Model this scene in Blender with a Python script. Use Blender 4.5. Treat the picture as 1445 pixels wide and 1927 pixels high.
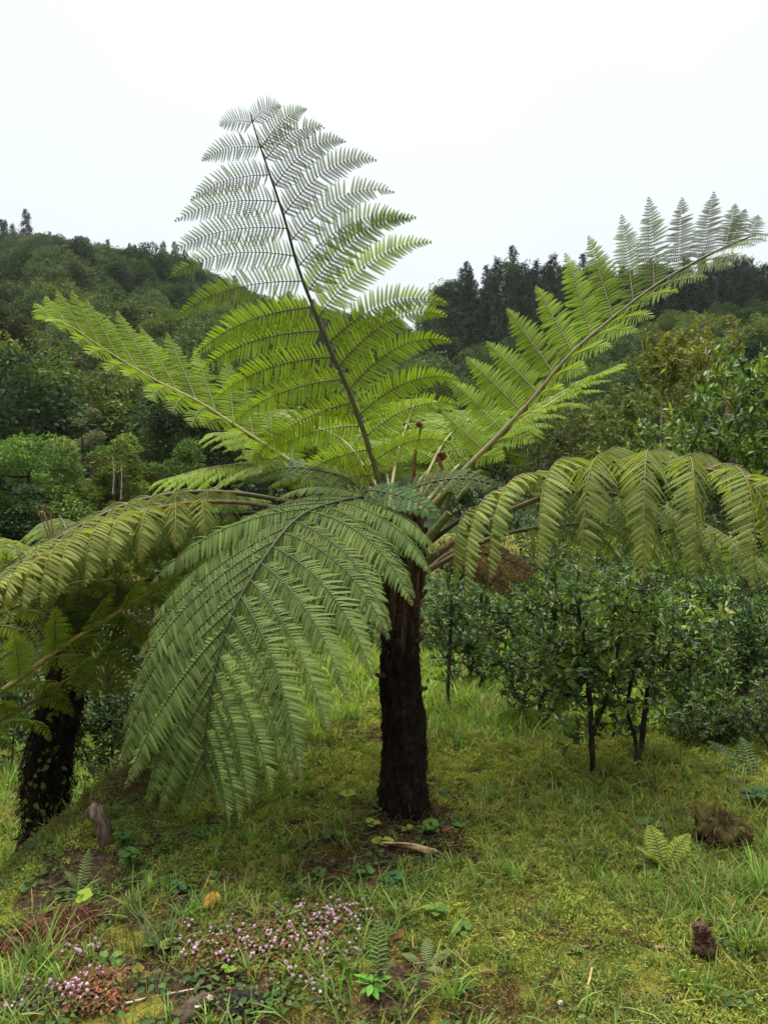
import bpy, math, random
import numpy as np
from mathutils import Vector

# ------------------------------------------------------------------ clearing
for o in list(bpy.data.objects):
    bpy.data.objects.remove(o)
scene = bpy.context.scene
COL = scene.collection
rng = np.random.default_rng(11)
random.seed(11)
R = math.radians

# ------------------------------------------------------------------ camera, sky, sun, exposure
EYE = 1.6
FPX = 1448.0                       # focal length in photograph pixels (1445 x 1927)
cam_d = bpy.data.cameras.new('camera')
cam = bpy.data.objects.new('camera', cam_d)
COL.objects.link(cam)
cam.location = (0, 0, EYE)
cam.rotation_euler = (R(90), 0, 0)
cam_d.sensor_fit = 'VERTICAL'
cam_d.sensor_height = 24.0
cam_d.lens = 24.0 * FPX / 1927.0
cam_d.clip_start = 0.05
cam_d.clip_end = 3000
scene.camera = cam
scene.render.resolution_x = 767
scene.render.resolution_y = 1024

SUN_EL, SUN_AZ = R(81), R(290)      # overcast: soft sun high overhead
world = bpy.data.worlds.new('World')
scene.world = world
world.use_nodes = True
nt = world.node_tree
nt.nodes.clear()
n_out = nt.nodes.new('ShaderNodeOutputWorld')
n_bg = nt.nodes.new('ShaderNodeBackground')
n_sky = nt.nodes.new('ShaderNodeTexSky')
n_sky.sky_type = 'NISHITA'
n_sky.sun_disc = False
n_sky.sun_elevation = SUN_EL
n_sky.sun_rotation = SUN_AZ
n_tc = nt.nodes.new('ShaderNodeTexCoord')
n_sep = nt.nodes.new('ShaderNodeSeparateXYZ')
n_ramp = nt.nodes.new('ShaderNodeMapRange')      # overcast sky: brighter towards the zenith
n_ramp.inputs['From Min'].default_value = 0.15
n_ramp.inputs['From Max'].default_value = 1.0
n_ramp.inputs['To Min'].default_value = 1.06
n_ramp.inputs['To Max'].default_value = 1.62
n_noise = nt.nodes.new('ShaderNodeTexNoise')     # faint unevenness of the cloud sheet
n_noise.inputs['Scale'].default_value = 1.6
n_noise.inputs['Detail'].default_value = 3
n_nr = nt.nodes.new('ShaderNodeMapRange')
n_nr.inputs['From Min'].default_value = 0.3
n_nr.inputs['From Max'].default_value = 0.7
n_nr.inputs['To Min'].default_value = 0.925
n_nr.inputs['To Max'].default_value = 1.04
n_mul = nt.nodes.new('ShaderNodeMath'); n_mul.operation = 'MULTIPLY'
n_vm = nt.nodes.new('ShaderNodeVectorMath'); n_vm.operation = 'SCALE'
n_vm.inputs[0].default_value = (0.955, 1.0, 1.015)
n_mix = nt.nodes.new('ShaderNodeMix'); n_mix.data_type = 'RGBA'
n_mix.inputs['Factor'].default_value = 0.96
L = nt.links.new
L(n_tc.outputs['Generated'], n_sep.inputs[0])
L(n_sep.outputs['Z'], n_ramp.inputs['Value'])
L(n_tc.outputs['Generated'], n_noise.inputs['Vector'])
L(n_noise.outputs[0], n_nr.inputs['Value'])
L(n_ramp.outputs[0], n_mul.inputs[0])
L(n_nr.outputs[0], n_mul.inputs[1])
L(n_mul.outputs[0], n_vm.inputs['Scale'])
L(n_sky.outputs[0], n_mix.inputs['A'])
L(n_vm.outputs[0], n_mix.inputs['B'])
L(n_mix.outputs['Result'], n_bg.inputs['Color'])
n_bg.inputs['Strength'].default_value = 0.1
L(n_bg.outputs[0], n_out.inputs[0])

sun_d = bpy.data.lights.new('sun', 'SUN')
sun_d.energy = 1.5
sun_d.angle = R(65)
sun_d.color = (1.0, 0.96, 0.9)
sun = bpy.data.objects.new('sun', sun_d)
COL.objects.link(sun)
sd = Vector((math.sin(SUN_AZ) * math.cos(SUN_EL), math.cos(SUN_AZ) * math.cos(SUN_EL), math.sin(SUN_EL)))
sun.rotation_euler = (-sd).to_track_quat('-Z', 'Y').to_euler()

scene.view_settings.view_transform = 'Standard'
scene.view_settings.look = 'None'
scene.view_settings.gamma = 1
scene.view_settings.use_curve_mapping = False
scene.view_settings.exposure = 2.95
scene.render.engine = 'CYCLES'
scene.cycles.max_bounces = 6
scene.cycles.transmission_bounces = 4
scene.cycles.diffuse_bounces = 4

# ------------------------------------------------------------------ helpers: noise, mesh building, tagging
_perm = rng.random((64, 64, 64)).astype(np.float32)

def vnoise(p):
    p = np.asarray(p, float)
    i = np.floor(p).astype(int)
    f = p - i
    f = f * f * (3 - 2 * f)
    r = 0
    for dx in (0, 1):
        for dy in (0, 1):
            for dz in (0, 1):
                w = (f[..., 0] if dx else 1 - f[..., 0]) * (f[..., 1] if dy else 1 - f[..., 1]) * (f[..., 2] if dz else 1 - f[..., 2])
                r = r + w * _perm[(i[..., 0] + dx) & 63, (i[..., 1] + dy) & 63, (i[..., 2] + dz) & 63]
    return r * 2 - 1

def fbm(p, oct=3):
    p = np.asarray(p, float)
    r, a = 0, 1.0
    for k in range(oct):
        r = r + a * vnoise(p * (2.03 ** k) + 17.3 * k)
        a *= 0.5
    return r

def n2(x, y, s, oct=3, z=0.0):
    x = np.asarray(x, float); y = np.asarray(y, float)
    x, y = np.broadcast_arrays(x, y)
    return fbm(np.stack([x * s, y * s, np.full_like(x, z)], -1), oct)

def sstep(t):
    t = np.clip(t, 0, 1)
    return t * t * (3 - 2 * t)

def unit(v):
    v = np.asarray(v, float)
    return v / np.maximum(np.linalg.norm(v, axis=-1, keepdims=True), 1e-9)

def P(px, py, Y):
    """point at depth Y metres seen at photograph pixel px, py"""
    return np.array([(px - 722.5) / FPX * Y, Y, EYE + (963.5 - py) / FPX * Y])

class MB:
    """collects vertices, faces, colours and material indices, then links ONE mesh object"""
    def __init__(s):
        s.v, s.c, s.f3, s.f4, s.m3, s.m4, s.n = [], [], [], [], [], [], 0
    def add(s, v, f, col, mi=0):
        v = np.asarray(v, np.float32).reshape(-1, 3)
        f = np.asarray(f, np.int64)
        col = np.asarray(col, np.float32)
        if col.ndim == 1:
            col = np.broadcast_to(col, (len(v), 3))
        s.v.append(v); s.c.append(col)
        if f.shape[1] == 3:
            s.f3.append(f + s.n); s.m3.append(np.full(len(f), mi, np.int32))
        else:
            s.f4.append(f + s.n); s.m4.append(np.full(len(f), mi, np.int32))
        s.n += len(v)
    def mesh(s, name, mats, origin=(0, 0, 0), smooth=False):
        me = bpy.data.meshes.new(name)
        if s.n:
            v = np.concatenate(s.v) - np.asarray(origin, np.float32)
            c = np.concatenate(s.c)
            f3 = np.concatenate(s.f3) if s.f3 else np.zeros((0, 3), np.int64)
            f4 = np.concatenate(s.f4) if s.f4 else np.zeros((0, 4), np.int64)
            mi = np.concatenate(s.m3 + s.m4)
            me.vertices.add(len(v)); me.vertices.foreach_set('co', v.ravel().astype(np.float32))
            lv = np.concatenate([f3.ravel(), f4.ravel()]).astype(np.int32)
            me.loops.add(len(lv)); me.loops.foreach_set('vertex_index', lv)
            st = np.concatenate([np.arange(len(f3)) * 3, len(f3) * 3 + np.arange(len(f4)) * 4]).astype(np.int32)
            me.polygons.add(len(st)); me.polygons.foreach_set('loop_start', st)
            me.polygons.foreach_set('material_index', mi)
            if smooth:
                me.polygons.foreach_set('use_smooth', np.ones(len(st), bool))
            a = me.color_attributes.new('tint', 'FLOAT_COLOR', 'POINT')
            a.data.foreach_set('color', np.concatenate([c, np.ones((len(c), 1), np.float32)], 1).ravel().astype(np.float32))
            me.update(calc_edges=True)
        for m in (mats if isinstance(mats, (list, tuple)) else [mats]):
            me.materials.append(m)
        return me
    def build(s, name, mats, parent=None, origin=(0, 0, 0), smooth=False, link=True):
        o = bpy.data.objects.new(name, s.mesh(name, mats, origin, smooth))
        if link:
            COL.objects.link(o)
        if parent is not None:
            o.parent = parent
        return o

def tag(o, label=None, cat=None, group=None, kind=None):
    if label: o['label'] = label
    if cat: o['category'] = cat
    if group: o['group'] = group
    if kind: o['kind'] = kind
    return o

def thing(name, loc, label, cat, group=None, rotz=0.0):
    o = bpy.data.objects.new(name, None)
    o.empty_display_size = 0.1
    COL.objects.link(o)
    o.location = [float(a) for a in loc]
    o.rotation_euler = (0, 0, rotz)
    return tag(o, label, cat, group)

def copy_tree(o, parent=None, kids=None):
    c = o.copy()
    COL.objects.link(c)
    if parent is not None:
        c.parent = parent
    for ch in (kids if kids is not None else list(o.children)):
        copy_tree(ch, c)
    return c

def catmull(pts, n):
    pts = np.asarray(pts, float)
    e = np.concatenate([[2 * pts[0] - pts[1]], pts, [2 * pts[-1] - pts[-2]]])
    out = []
    for i in range(len(pts) - 1):
        p0, p1, p2, p3 = e[i:i + 4]
        t = np.linspace(0, 1, 12, endpoint=False)[:, None]
        out.append(0.5 * (2 * p1 + (p2 - p0) * t + (2 * p0 - 5 * p1 + 4 * p2 - p3) * t ** 2 + (3 * p1 - p0 - 3 * p2 + p3) * t ** 3))
    out = np.concatenate(out + [pts[-1:]])
    d = np.concatenate([[0], np.cumsum(np.linalg.norm(np.diff(out, axis=0), axis=1))])
    u = np.linspace(0, d[-1], n)
    return np.stack([np.interp(u, d, out[:, k]) for k in range(3)], 1)

def tangents(p):
    return unit(np.gradient(p, axis=0))

def tube(mb, pts, rad, seg, col, mi=0, rough=0.0, cap=False):
    pts = np.asarray(pts, float)
    n = len(pts)
    rad = np.broadcast_to(np.asarray(rad, float), (n,))
    T = tangents(pts)
    ref = np.array([0.3, 0.2, 1.0]) if abs(unit(pts[-1] - pts[0])[2]) < 0.85 else np.array([1.0, 0.25, 0.1])
    A = unit(np.cross(T, ref)); B = np.cross(T, A)
    th = np.arange(seg) / seg * 2 * np.pi
    r = rad[:, None]
    if rough:
        r = r * (1 + rough * rng.uniform(-1, 1, (n, seg)))
    v = pts[:, None] + A[:, None] * (np.cos(th)[None, :] * r)[..., None] + B[:, None] * (np.sin(th)[None, :] * r)[..., None]
    i = np.arange(n - 1)[:, None] * seg
    j = np.arange(seg)[None, :]
    j2 = (j + 1) % seg
    f = np.stack([i + j, i + j2, i + seg + j2, i + seg + j], -1).reshape(-1, 4)
    col = np.asarray(col, float)
    if col.ndim == 2:
        col = np.repeat(col, seg, 0)
    mb.add(v.reshape(-1, 3), f, col, mi)
    if cap:
        for k, end in ((0, pts[0]), (n - 1, pts[-1])):
            ring = v[k]
            vv = np.concatenate([ring, [end]])
            ff = np.array([[a, (a + 1) % seg, seg] for a in range(seg)])
            mb.add(vv, ff, col if col.ndim == 1 else col[k * seg], mi)

# leaf templates: (u along, v across, h up) and faces
BROAD = (np.array([[0, 0, 0], [.3, .40, .09], [.68, .34, .05], [1, 0, -.1], [.68, -.34, .05], [.3, -.40, .09], [.3, 0, 0], [.68, 0, -.02]]),
         np.array([[0, 6, 1], [6, 7, 1], [7, 2, 1], [7, 3, 2], [0, 5, 6], [5, 4, 6], [4, 7, 6], [4, 3, 7]]))
DIAM = (np.array([[0, 0, 0], [.5, .36, .07], [1, 0, -.06], [.5, -.36, .07]]), np.array([[0, 2, 1], [0, 3, 2]]))
HEART = (np.array([[0.06, 0, 0], [-.1, .3, .05], [.15, .52, .08], [.55, .42, .04], [1, 0, -.08], [.55, -.42, .04], [.15, -.52, .08], [-.1, -.3, .05], [.5, 0, -.02]]),
         np.array([[0, 2, 1], [0, 8, 2], [8, 3, 2], [8, 4, 3], [0, 7, 6], [0, 6, 8], [8, 6, 5], [8, 5, 4]]))

def leaves(mb, O, D, N, Ln, Wd, col, tpl=DIAM, mi=0):
    O = np.asarray(O, float); n = len(O)
    if n == 0: return
    D = unit(D)
    N = unit(N - D * np.sum(N * D, -1, keepdims=True))
    B = np.cross(N, D)
    Ln = np.broadcast_to(np.asarray(Ln, float), (n,)); Wd = np.broadcast_to(np.asarray(Wd, float), (n,))
    tv, tf = tpl
    v = O[:, None] + D[:, None] * (tv[None, :, 0] * Ln[:, None])[..., None] + B[:, None] * (tv[None, :, 1] * Wd[:, None])[..., None] + N[:, None] * (tv[None, :, 2] * Ln[:, None])[..., None]
    f = (np.arange(n)[:, None, None] * len(tv) + tf[None]).reshape(-1, tf.shape[1])
    col = np.broadcast_to(np.asarray(col, float), (n, 3))
    mb.add(v.reshape(-1, 3), f, np.repeat(col, len(tv), 0), mi)

def rdir(n, g=rng):
    return unit(g.normal(size=(n, 3)))

# ------------------------------------------------------------------ materials
def new_mat(name):
    m = bpy.data.materials.new(name)
    m.use_nodes = True
    t = m.node_tree
    t.nodes.clear()
    return m, t, t.nodes.new, t.links.new

def leaf_mat(name, trans=0.35, rough=0.5, spec=0.35, var=0.25, under=(1, 1, 1), tgain=(1.15, 1.15, 0.6), nscale=0.0, nvar=0.3):
    m, t, N, K = new_mat(name)
    out = N('ShaderNodeOutputMaterial')
    at = N('ShaderNodeAttribute'); at.attribute_name = 'tint'
    oi = N('ShaderNodeObjectInfo')
    mr = N('ShaderNodeMapRange'); mr.inputs['To Min'].default_value = 1 - var; mr.inputs['To Max'].default_value = 1 + var
    K(oi.outputs['Random'], mr.inputs['Value'])
    sc = N('ShaderNodeVectorMath'); sc.operation = 'SCALE'
    K(at.outputs['Color'], sc.inputs[0]); K(mr.outputs[0], sc.inputs['Scale'])
    cur = sc.outputs[0]
    if nscale:
        tc = N('ShaderNodeTexCoord'); no = N('ShaderNodeTexNoise'); no.inputs['Scale'].default_value = nscale; no.inputs['Detail'].default_value = 3
        K(tc.outputs['Object'], no.inputs['Vector'])
        m2 = N('ShaderNodeMapRange'); m2.inputs['From Min'].default_value = .3; m2.inputs['From Max'].default_value = .7
        m2.inputs['To Min'].default_value = 1 - nvar; m2.inputs['To Max'].default_value = 1 + nvar
        K(no.outputs[0], m2.inputs['Value'])
        s2 = N('ShaderNodeVectorMath'); s2.operation = 'SCALE'
        K(cur, s2.inputs[0]); K(m2.outputs[0], s2.inputs['Scale']); cur = s2.outputs[0]
    if tuple(under) != (1, 1, 1):
        ge = N('ShaderNodeNewGeometry')
        mu = N('ShaderNodeVectorMath'); mu.operation = 'MULTIPLY'; mu.inputs[1].default_value = under
        K(cur, mu.inputs[0])
        mx = N('ShaderNodeMix'); mx.data_type = 'RGBA'
        K(ge.outputs['Backfacing'], mx.inputs['Factor']); K(cur, mx.inputs['A']); K(mu.outputs[0], mx.inputs['B'])
        front = mx.outputs['Result']
    else:
        front = cur
    pr = N('ShaderNodeBsdfPrincipled')
    pr.inputs['Roughness'].default_value = rough
    pr.inputs['Specular IOR Level'].default_value = spec
    K(front, pr.inputs['Base Color'])
    tr = N('ShaderNodeBsdfTranslucent')
    tg = N('ShaderNodeVectorMath'); tg.operation = 'MULTIPLY'; tg.inputs[1].default_value = tgain
    K(cur, tg.inputs[0]); K(tg.outputs[0], tr.inputs['Color'])
    ms = N('ShaderNodeMixShader'); ms.inputs[0].default_value = trans
    K(pr.outputs[0], ms.inputs[1]); K(tr.outputs[0], ms.inputs[2])
    K(ms.outputs[0], out.inputs[0])
    return m

def solid_mat(name, rough=0.8, spec=0.2, nscale=20.0, nvar=0.35, bump=0.3, stretch=(1, 1, 1), var=0.0):
    m, t, N, K = new_mat(name)
    out = N('ShaderNodeOutputMaterial')
    at = N('ShaderNodeAttribute'); at.attribute_name = 'tint'
    tc = N('ShaderNodeTexCoord')
    mp = N('ShaderNodeMapping'); mp.inputs['Scale'].default_value = stretch
    no = N('ShaderNodeTexNoise'); no.inputs['Scale'].default_value = nscale; no.inputs['Detail'].default_value = 5
    K(tc.outputs['Object'], mp.inputs['Vector']); K(mp.outputs[0], no.inputs['Vector'])
    m2 = N('ShaderNodeMapRange'); m2.inputs['From Min'].default_value = .3; m2.inputs['From Max'].default_value = .7
    m2.inputs['To Min'].default_value = 1 - nvar; m2.inputs['To Max'].default_value = 1 + nvar
    K(no.outputs[0], m2.inputs['Value'])
    s2 = N('ShaderNodeVectorMath'); s2.operation = 'SCALE'
    K(at.outputs['Color'], s2.inputs[0]); K(m2.outputs[0], s2.inputs['Scale'])
    pr = N('ShaderNodeBsdfPrincipled'); pr.inputs['Roughness'].default_value = rough
    pr.inputs['Specular IOR Level'].default_value = spec
    K(s2.outputs[0], pr.inputs['Base Color'])
    if bump:
        bp = N('ShaderNodeBump'); bp.inputs['Strength'].default_value = bump; bp.inputs['Distance'].default_value = 0.01
        K(no.outputs[0], bp.inputs['Height']); K(bp.outputs[0], pr.inputs['Normal'])
    K(pr.outputs[0], out.inputs[0])
    return m

M_fern = leaf_mat('fern_leaf', trans=0.42, rough=0.55, spec=0.08, var=0.10, under=(.85, .80, .85), tgain=(1.45, 1.5, 0.4), nscale=9, nvar=0.14)
M_fern_back = leaf_mat('neighbour_fern_leaf', trans=0.4, rough=0.6, spec=0.1, var=0.15, tgain=(1.3, 1.35, 0.5), nscale=6, nvar=0.25)  # leaf of the neighbouring ferns, slightly less translucent
M_stalk = solid_mat('fern_stalk', rough=0.55, spec=0.3, nscale=40, nvar=0.3, bump=0.15)
M_trunk = solid_mat('fibrous_trunk', rough=0.95, spec=0.08, nscale=60, nvar=0.6, bump=1.0, stretch=(1, 1, 0.25))
M_fibre = solid_mat('trunk_fibre', rough=0.95, spec=0.05, nscale=30, nvar=0.4, bump=0)
M_bark = solid_mat('bark', rough=0.9, spec=0.12, nscale=38, nvar=0.7, bump=1.0, stretch=(1, 1, 0.3))
M_shrub = leaf_mat('glossy_shrub_leaf', trans=0.32, rough=0.4, spec=0.28, var=0.06, tgain=(1.3, 1.4, .5), nscale=2.5, nvar=0.22)
M_crown = leaf_mat('crown_leaf', trans=0.25, rough=0.7, spec=0.08, var=0.38, tgain=(1.2, 1.2, .6), nscale=0.5, nvar=0.25)
M_grass = leaf_mat('grass_blade', trans=0.45, rough=0.6, spec=0.10, var=0.30, tgain=(1.2, 1.25, .5))
M_moss = leaf_mat('moss', trans=0.4, rough=0.8, spec=0.1, var=0.35, tgain=(1.2, 1.2, .5))
M_herb = leaf_mat('herb_leaf', trans=0.38, rough=0.6, spec=0.06, var=0.18, tgain=(1.2, 1.3, .5))
M_dead = leaf_mat('dead_leaf', trans=0.15, rough=0.7, spec=0.2, var=0.2, tgain=(1.2, 1.0, .6), nscale=30, nvar=.3)
M_wood = solid_mat('dead_wood', rough=0.85, spec=0.15, nscale=45, nvar=0.5, bump=0.6, stretch=(1, 1, 0.3))
M_flower = leaf_mat('knotweed_flower', trans=0.2, rough=0.6, spec=0.2, var=0.25, tgain=(1, 1, 1))
M_stone = solid_mat('stone', rough=0.7, spec=0.3, nscale=25, nvar=0.4, bump=0.5)

def ground_mat():
    m, t, N, K = new_mat('mossy_soil')
    out = N('ShaderNodeOutputMaterial')
    tc = N('ShaderNodeTexCoord')
    def noise(s, d=5):
        n = N('ShaderNodeTexNoise'); n.inputs['Scale'].default_value = s; n.inputs['Detail'].default_value = d
        K(tc.outputs['Object'], n.inputs['Vector']); return n
    def ramp(src, stops):
        r = N('ShaderNodeValToRGB')
        r.color_ramp.elements[0].position, r.color_ramp.elements[0].color = stops[0][0], (*stops[0][1], 1)
        r.color_ramp.elements[1].position, r.color_ramp.elements[1].color = stops[-1][0], (*stops[-1][1], 1)
        for p, c in stops[1:-1]:
            e = r.color_ramp.elements.new(p); e.color = (*c, 1)
        K(src, r.inputs[0]); return r
    a = noise(4.5); b = noise(55, 6); c = noise(160, 4)
    soil = ramp(b.outputs[0], [(.3, (.012, .008, .005)), (.5, (.035, .024, .012)), (.7, (.075, .05, .028))])
    moss = ramp(c.outputs[0], [(.3, (.05, .05, .008)), (.55, (.12, .115, .016)), (.75, (.19, .17, .022))])
    at = N('ShaderNodeAttribute'); at.attribute_name = 'tint'
    sx = N('ShaderNodeSeparateXYZ'); K(at.outputs['Color'], sx.inputs[0])
    ad = N('ShaderNodeMath'); ad.operation = 'ADD'; K(a.outputs[0], ad.inputs[0]); K(sx.outputs['X'], ad.inputs[1])
    fr = N('ShaderNodeMapRange'); fr.inputs['From Min'].default_value = .48; fr.inputs['From Max'].default_value = .60
    K(ad.outputs[0], fr.inputs['Value'])
    mx = N('ShaderNodeMix'); mx.data_type = 'RGBA'
    K(fr.outputs[0], mx.inputs['Factor']); K(soil.outputs[0], mx.inputs['A']); K(moss.outputs[0], mx.inputs['B'])
    pr = N('ShaderNodeBsdfPrincipled'); pr.inputs['Roughness'].default_value = .95; pr.inputs['Specular IOR Level'].default_value = .1
    K(mx.outputs['Result'], pr.inputs['Base Color'])
    bp = N('ShaderNodeBump'); bp.inputs['Strength'].default_value = .9; bp.inputs['Distance'].default_value = .02
    K(b.outputs[0], bp.inputs['Height']); K(bp.outputs[0], pr.inputs['Normal'])
    K(pr.outputs[0], out.inputs[0])
    return m
M_ground = ground_mat()
M_hill = solid_mat('forest_floor', rough=0.95, spec=0.05, nscale=0.3, nvar=0.4, bump=0)

# ------------------------------------------------------------------ terrain
SKY_L = np.array([[-6000, 470], [-900, 455], [-300, 440], [0, 436], [60, 428], [130, 434], [200, 446], [270, 452], [330, 458], [400, 497], [480, 540], [600, 575], [800, 625], [900, 680], [1100, 800], [1500, 900], [7000, 930]], float)
SKY_R = np.array([[-6000, 930], [300, 900], [600, 800], [720, 740], [800, 640], [830, 560], [880, 528], [960, 503], [1060, 505], [1200, 512], [1445, 500], [1700, 490], [7000, 490]], float)
YL, YR, TH = 300.0, 190.0, 8.0

def terrain(x, y):
    x = np.asarray(x, float); y = np.asarray(y, float)
    edge = -1.42 + 0.13 * n2(x, y, 0.9, 2, 3.1)
    z = -0.95 * sstep((edge - x) / 1.25)
    z = z - 0.10 * sstep((3.1 - y) / 1.1)
    near = np.exp(-((x - .13) ** 2 + (y - 4) ** 2) / .18)
    z = z + 0.05 * near
    amp = np.where(y < 9, 1.0, 2.0)
    z = z + amp * (0.055 * n2(x, y, 1.3, 2, 1.0) + 0.022 * n2(x, y, 5.0, 2, 2.0) + 0.008 * n2(x, y, 17.0, 1, 5.0)) * (1 - .6 * near)
    r = np.hypot(x, y)
    z = z - 2.0 * sstep((r - 10) / 25) * sstep((0.5 - x / np.maximum(r, .1)) / .6)
    yy = np.maximum(y, 1.0)
    px = 722.5 + FPX * x / yy
    for sk, Yr in ((SKY_L, YL), (SKY_R, YR)):
        py = np.interp(px, sk[:, 0], sk[:, 1])
        zr = np.maximum((963.5 - py) / FPX * Yr - TH, 1.0)
        s = np.clip((yy - 42) / (Yr - 42), 0, 3)
        prof = np.where(s < 1, s ** 1.05, 1 - 0.25 * (s - 1))
        zz = zr * prof + 3.0 * n2(x, y, 0.02, 3, 9.0) * np.clip(s * 3, 0, 1)
        z = np.where((yy > 42) & (zz > z), zz, z)
    return z

def G(px, py):
    """the terrain point seen at photograph pixel px, py"""
    d = np.array([(px - 722.5) / FPX, 1.0, (963.5 - py) / FPX])
    ys = np.linspace(1.2, 30, 3000)
    q = d[None] * ys[:, None]
    below = q[:, 2] + EYE < terrain(q[:, 0], q[:, 1])
    k = int(np.argmax(below)) if below.any() else len(ys) - 1
    p = q[k].copy(); p[2] = float(terrain(p[0], p[1]))
    return p

def tz(x, y):
    return float(terrain(np.array([x]), np.array([y]))[0])

def grid_mesh(name, X, Y, mat, cutcol):
    Z = terrain(X, Y)
    nr, nc = X.shape
    v = np.stack([X, Y, Z], -1).reshape(-1, 3)
    i = np.arange(nr - 1)[:, None] * nc; j = np.arange(nc - 1)[None, :]
    f = np.stack([i + j, i + j + 1, i + nc + j + 1, i + nc + j], -1).reshape(-1, 4)
    mb = MB(); mb.add(v, f, cutcol(v) if callable(cutcol) else cutcol)
    return tag(mb.build(name, mat, smooth=True), kind='structure')

def bare(x, y):
    """where the sod is broken and dark soil shows: 0..1"""
    b = sstep((n2(x, y, 2.3, 3, 30.0) - .34) / .25) * (1 - sstep((x - .2) / .3)) * (1 - sstep((y - 4.1) / .3))
    for (cx, cy, r) in BARE:
        b = np.maximum(b, 1 - sstep((np.hypot(x - cx, (y - cy) * .8) - r * .5) / (r * .6)))
    return b
BARE = []
for (bx, by, br) in ((100, 1628, .13), (60, 1640, .10), (755, 1858, .12), (770, 1560, .30), (430, 1660, .10), (350, 1690, .09), (620, 1650, .16), (1240, 1640, .12), (470, 1885, .14), (720, 1640, .18), (880, 1620, .12), (540, 1560, .15)):
    q = G(bx, by); BARE.append((q[0], q[1], br))

# fine ground under the fern, coarser ground out to the foot of the hills, then the hillsides themselves
xs = np.concatenate([np.linspace(-40, -4.2, 40), np.linspace(-4, 4, 270), np.linspace(4.2, 40, 40)])
ys = np.concatenate([np.linspace(-25, 1.6, 22), np.linspace(1.7, 8, 220), np.linspace(8.2, 46, 60)])
gx, gy = np.meshgrid(xs, ys)
def gcol(v):
    c = np.full((len(v), 3), .0)
    c[:, 0] = 0.10 - .35 * bare(v[:, 0], v[:, 1])
    return c
grid_mesh('ground', gx, gy, M_ground, gcol)
az = np.tan(np.linspace(R(-72), R(72), 150))
dep = 44 * (420 / 44) ** np.linspace(0, 1, 60)
hx = az[None, :] * dep[:, None]; hy = np.repeat(dep[:, None], len(az), 1)
grid_mesh('hillside', hx, hy, M_hill, (.018, .030, .012))

# ------------------------------------------------------------------ damp air: one closed box round everything
HAZE = 0.00009
hz = MB()
x0, x1, y0, y1, z0, z1 = -1420, 1420, -60, 470, -9, 150
hv = np.array([[x, y, z] for x in (x0, x1) for y in (y0, y1) for z in (z0, z1)], float)
hz.add(hv, np.array([[0, 1, 3, 2], [4, 6, 7, 5], [0, 4, 5, 1], [2, 3, 7, 6], [0, 2, 6, 4], [1, 5, 7, 3]]), (1, 1, 1))
hm_, ht_, hN_, hK_ = new_mat('damp_air')
ho_ = hN_('ShaderNodeOutputMaterial'); hp_ = hN_('ShaderNodeVolumePrincipled')
hp_.inputs['Color'].default_value = (.86, .92, .96, 1); hp_.inputs['Density'].default_value = HAZE; hp_.inputs['Anisotropy'].default_value = .2
hK_(hp_.outputs[0], ho_.inputs['Volume'])
tag(hz.build('haze', hm_), 'thin damp haze filling the valley air', kind='stuff')

# ------------------------------------------------------------------ fern builders
def pinnule_tpl(nl, gap):
    vs, fs = [], []
    du = 0.96 / nl
    prof = lambda u: (1 - u ** 2.4) ** .8 * min(1, .62 + u * 3)
    for s in (1, -1):
        for i in range(nl):
            u0 = i * du; u1 = u0 + du
            w = prof(u0 + du * .5)
            k = len(vs)
            sk = du * .7
            vs += [(u0, 0, 0), (u1, 0, 0), (u1 + sk - du * gap * .6, s * w, -.28), (u0 + sk + du * gap * .6, s * w, -.28)]
            fs.append((k, k + 1, k + 2, k + 3) if s > 0 else (k, k + 3, k + 2, k + 1))
    return np.array(vs, float), np.array(fs)

DOWN = np.array([0, 0, -1.0])
ROLL = .42

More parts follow.
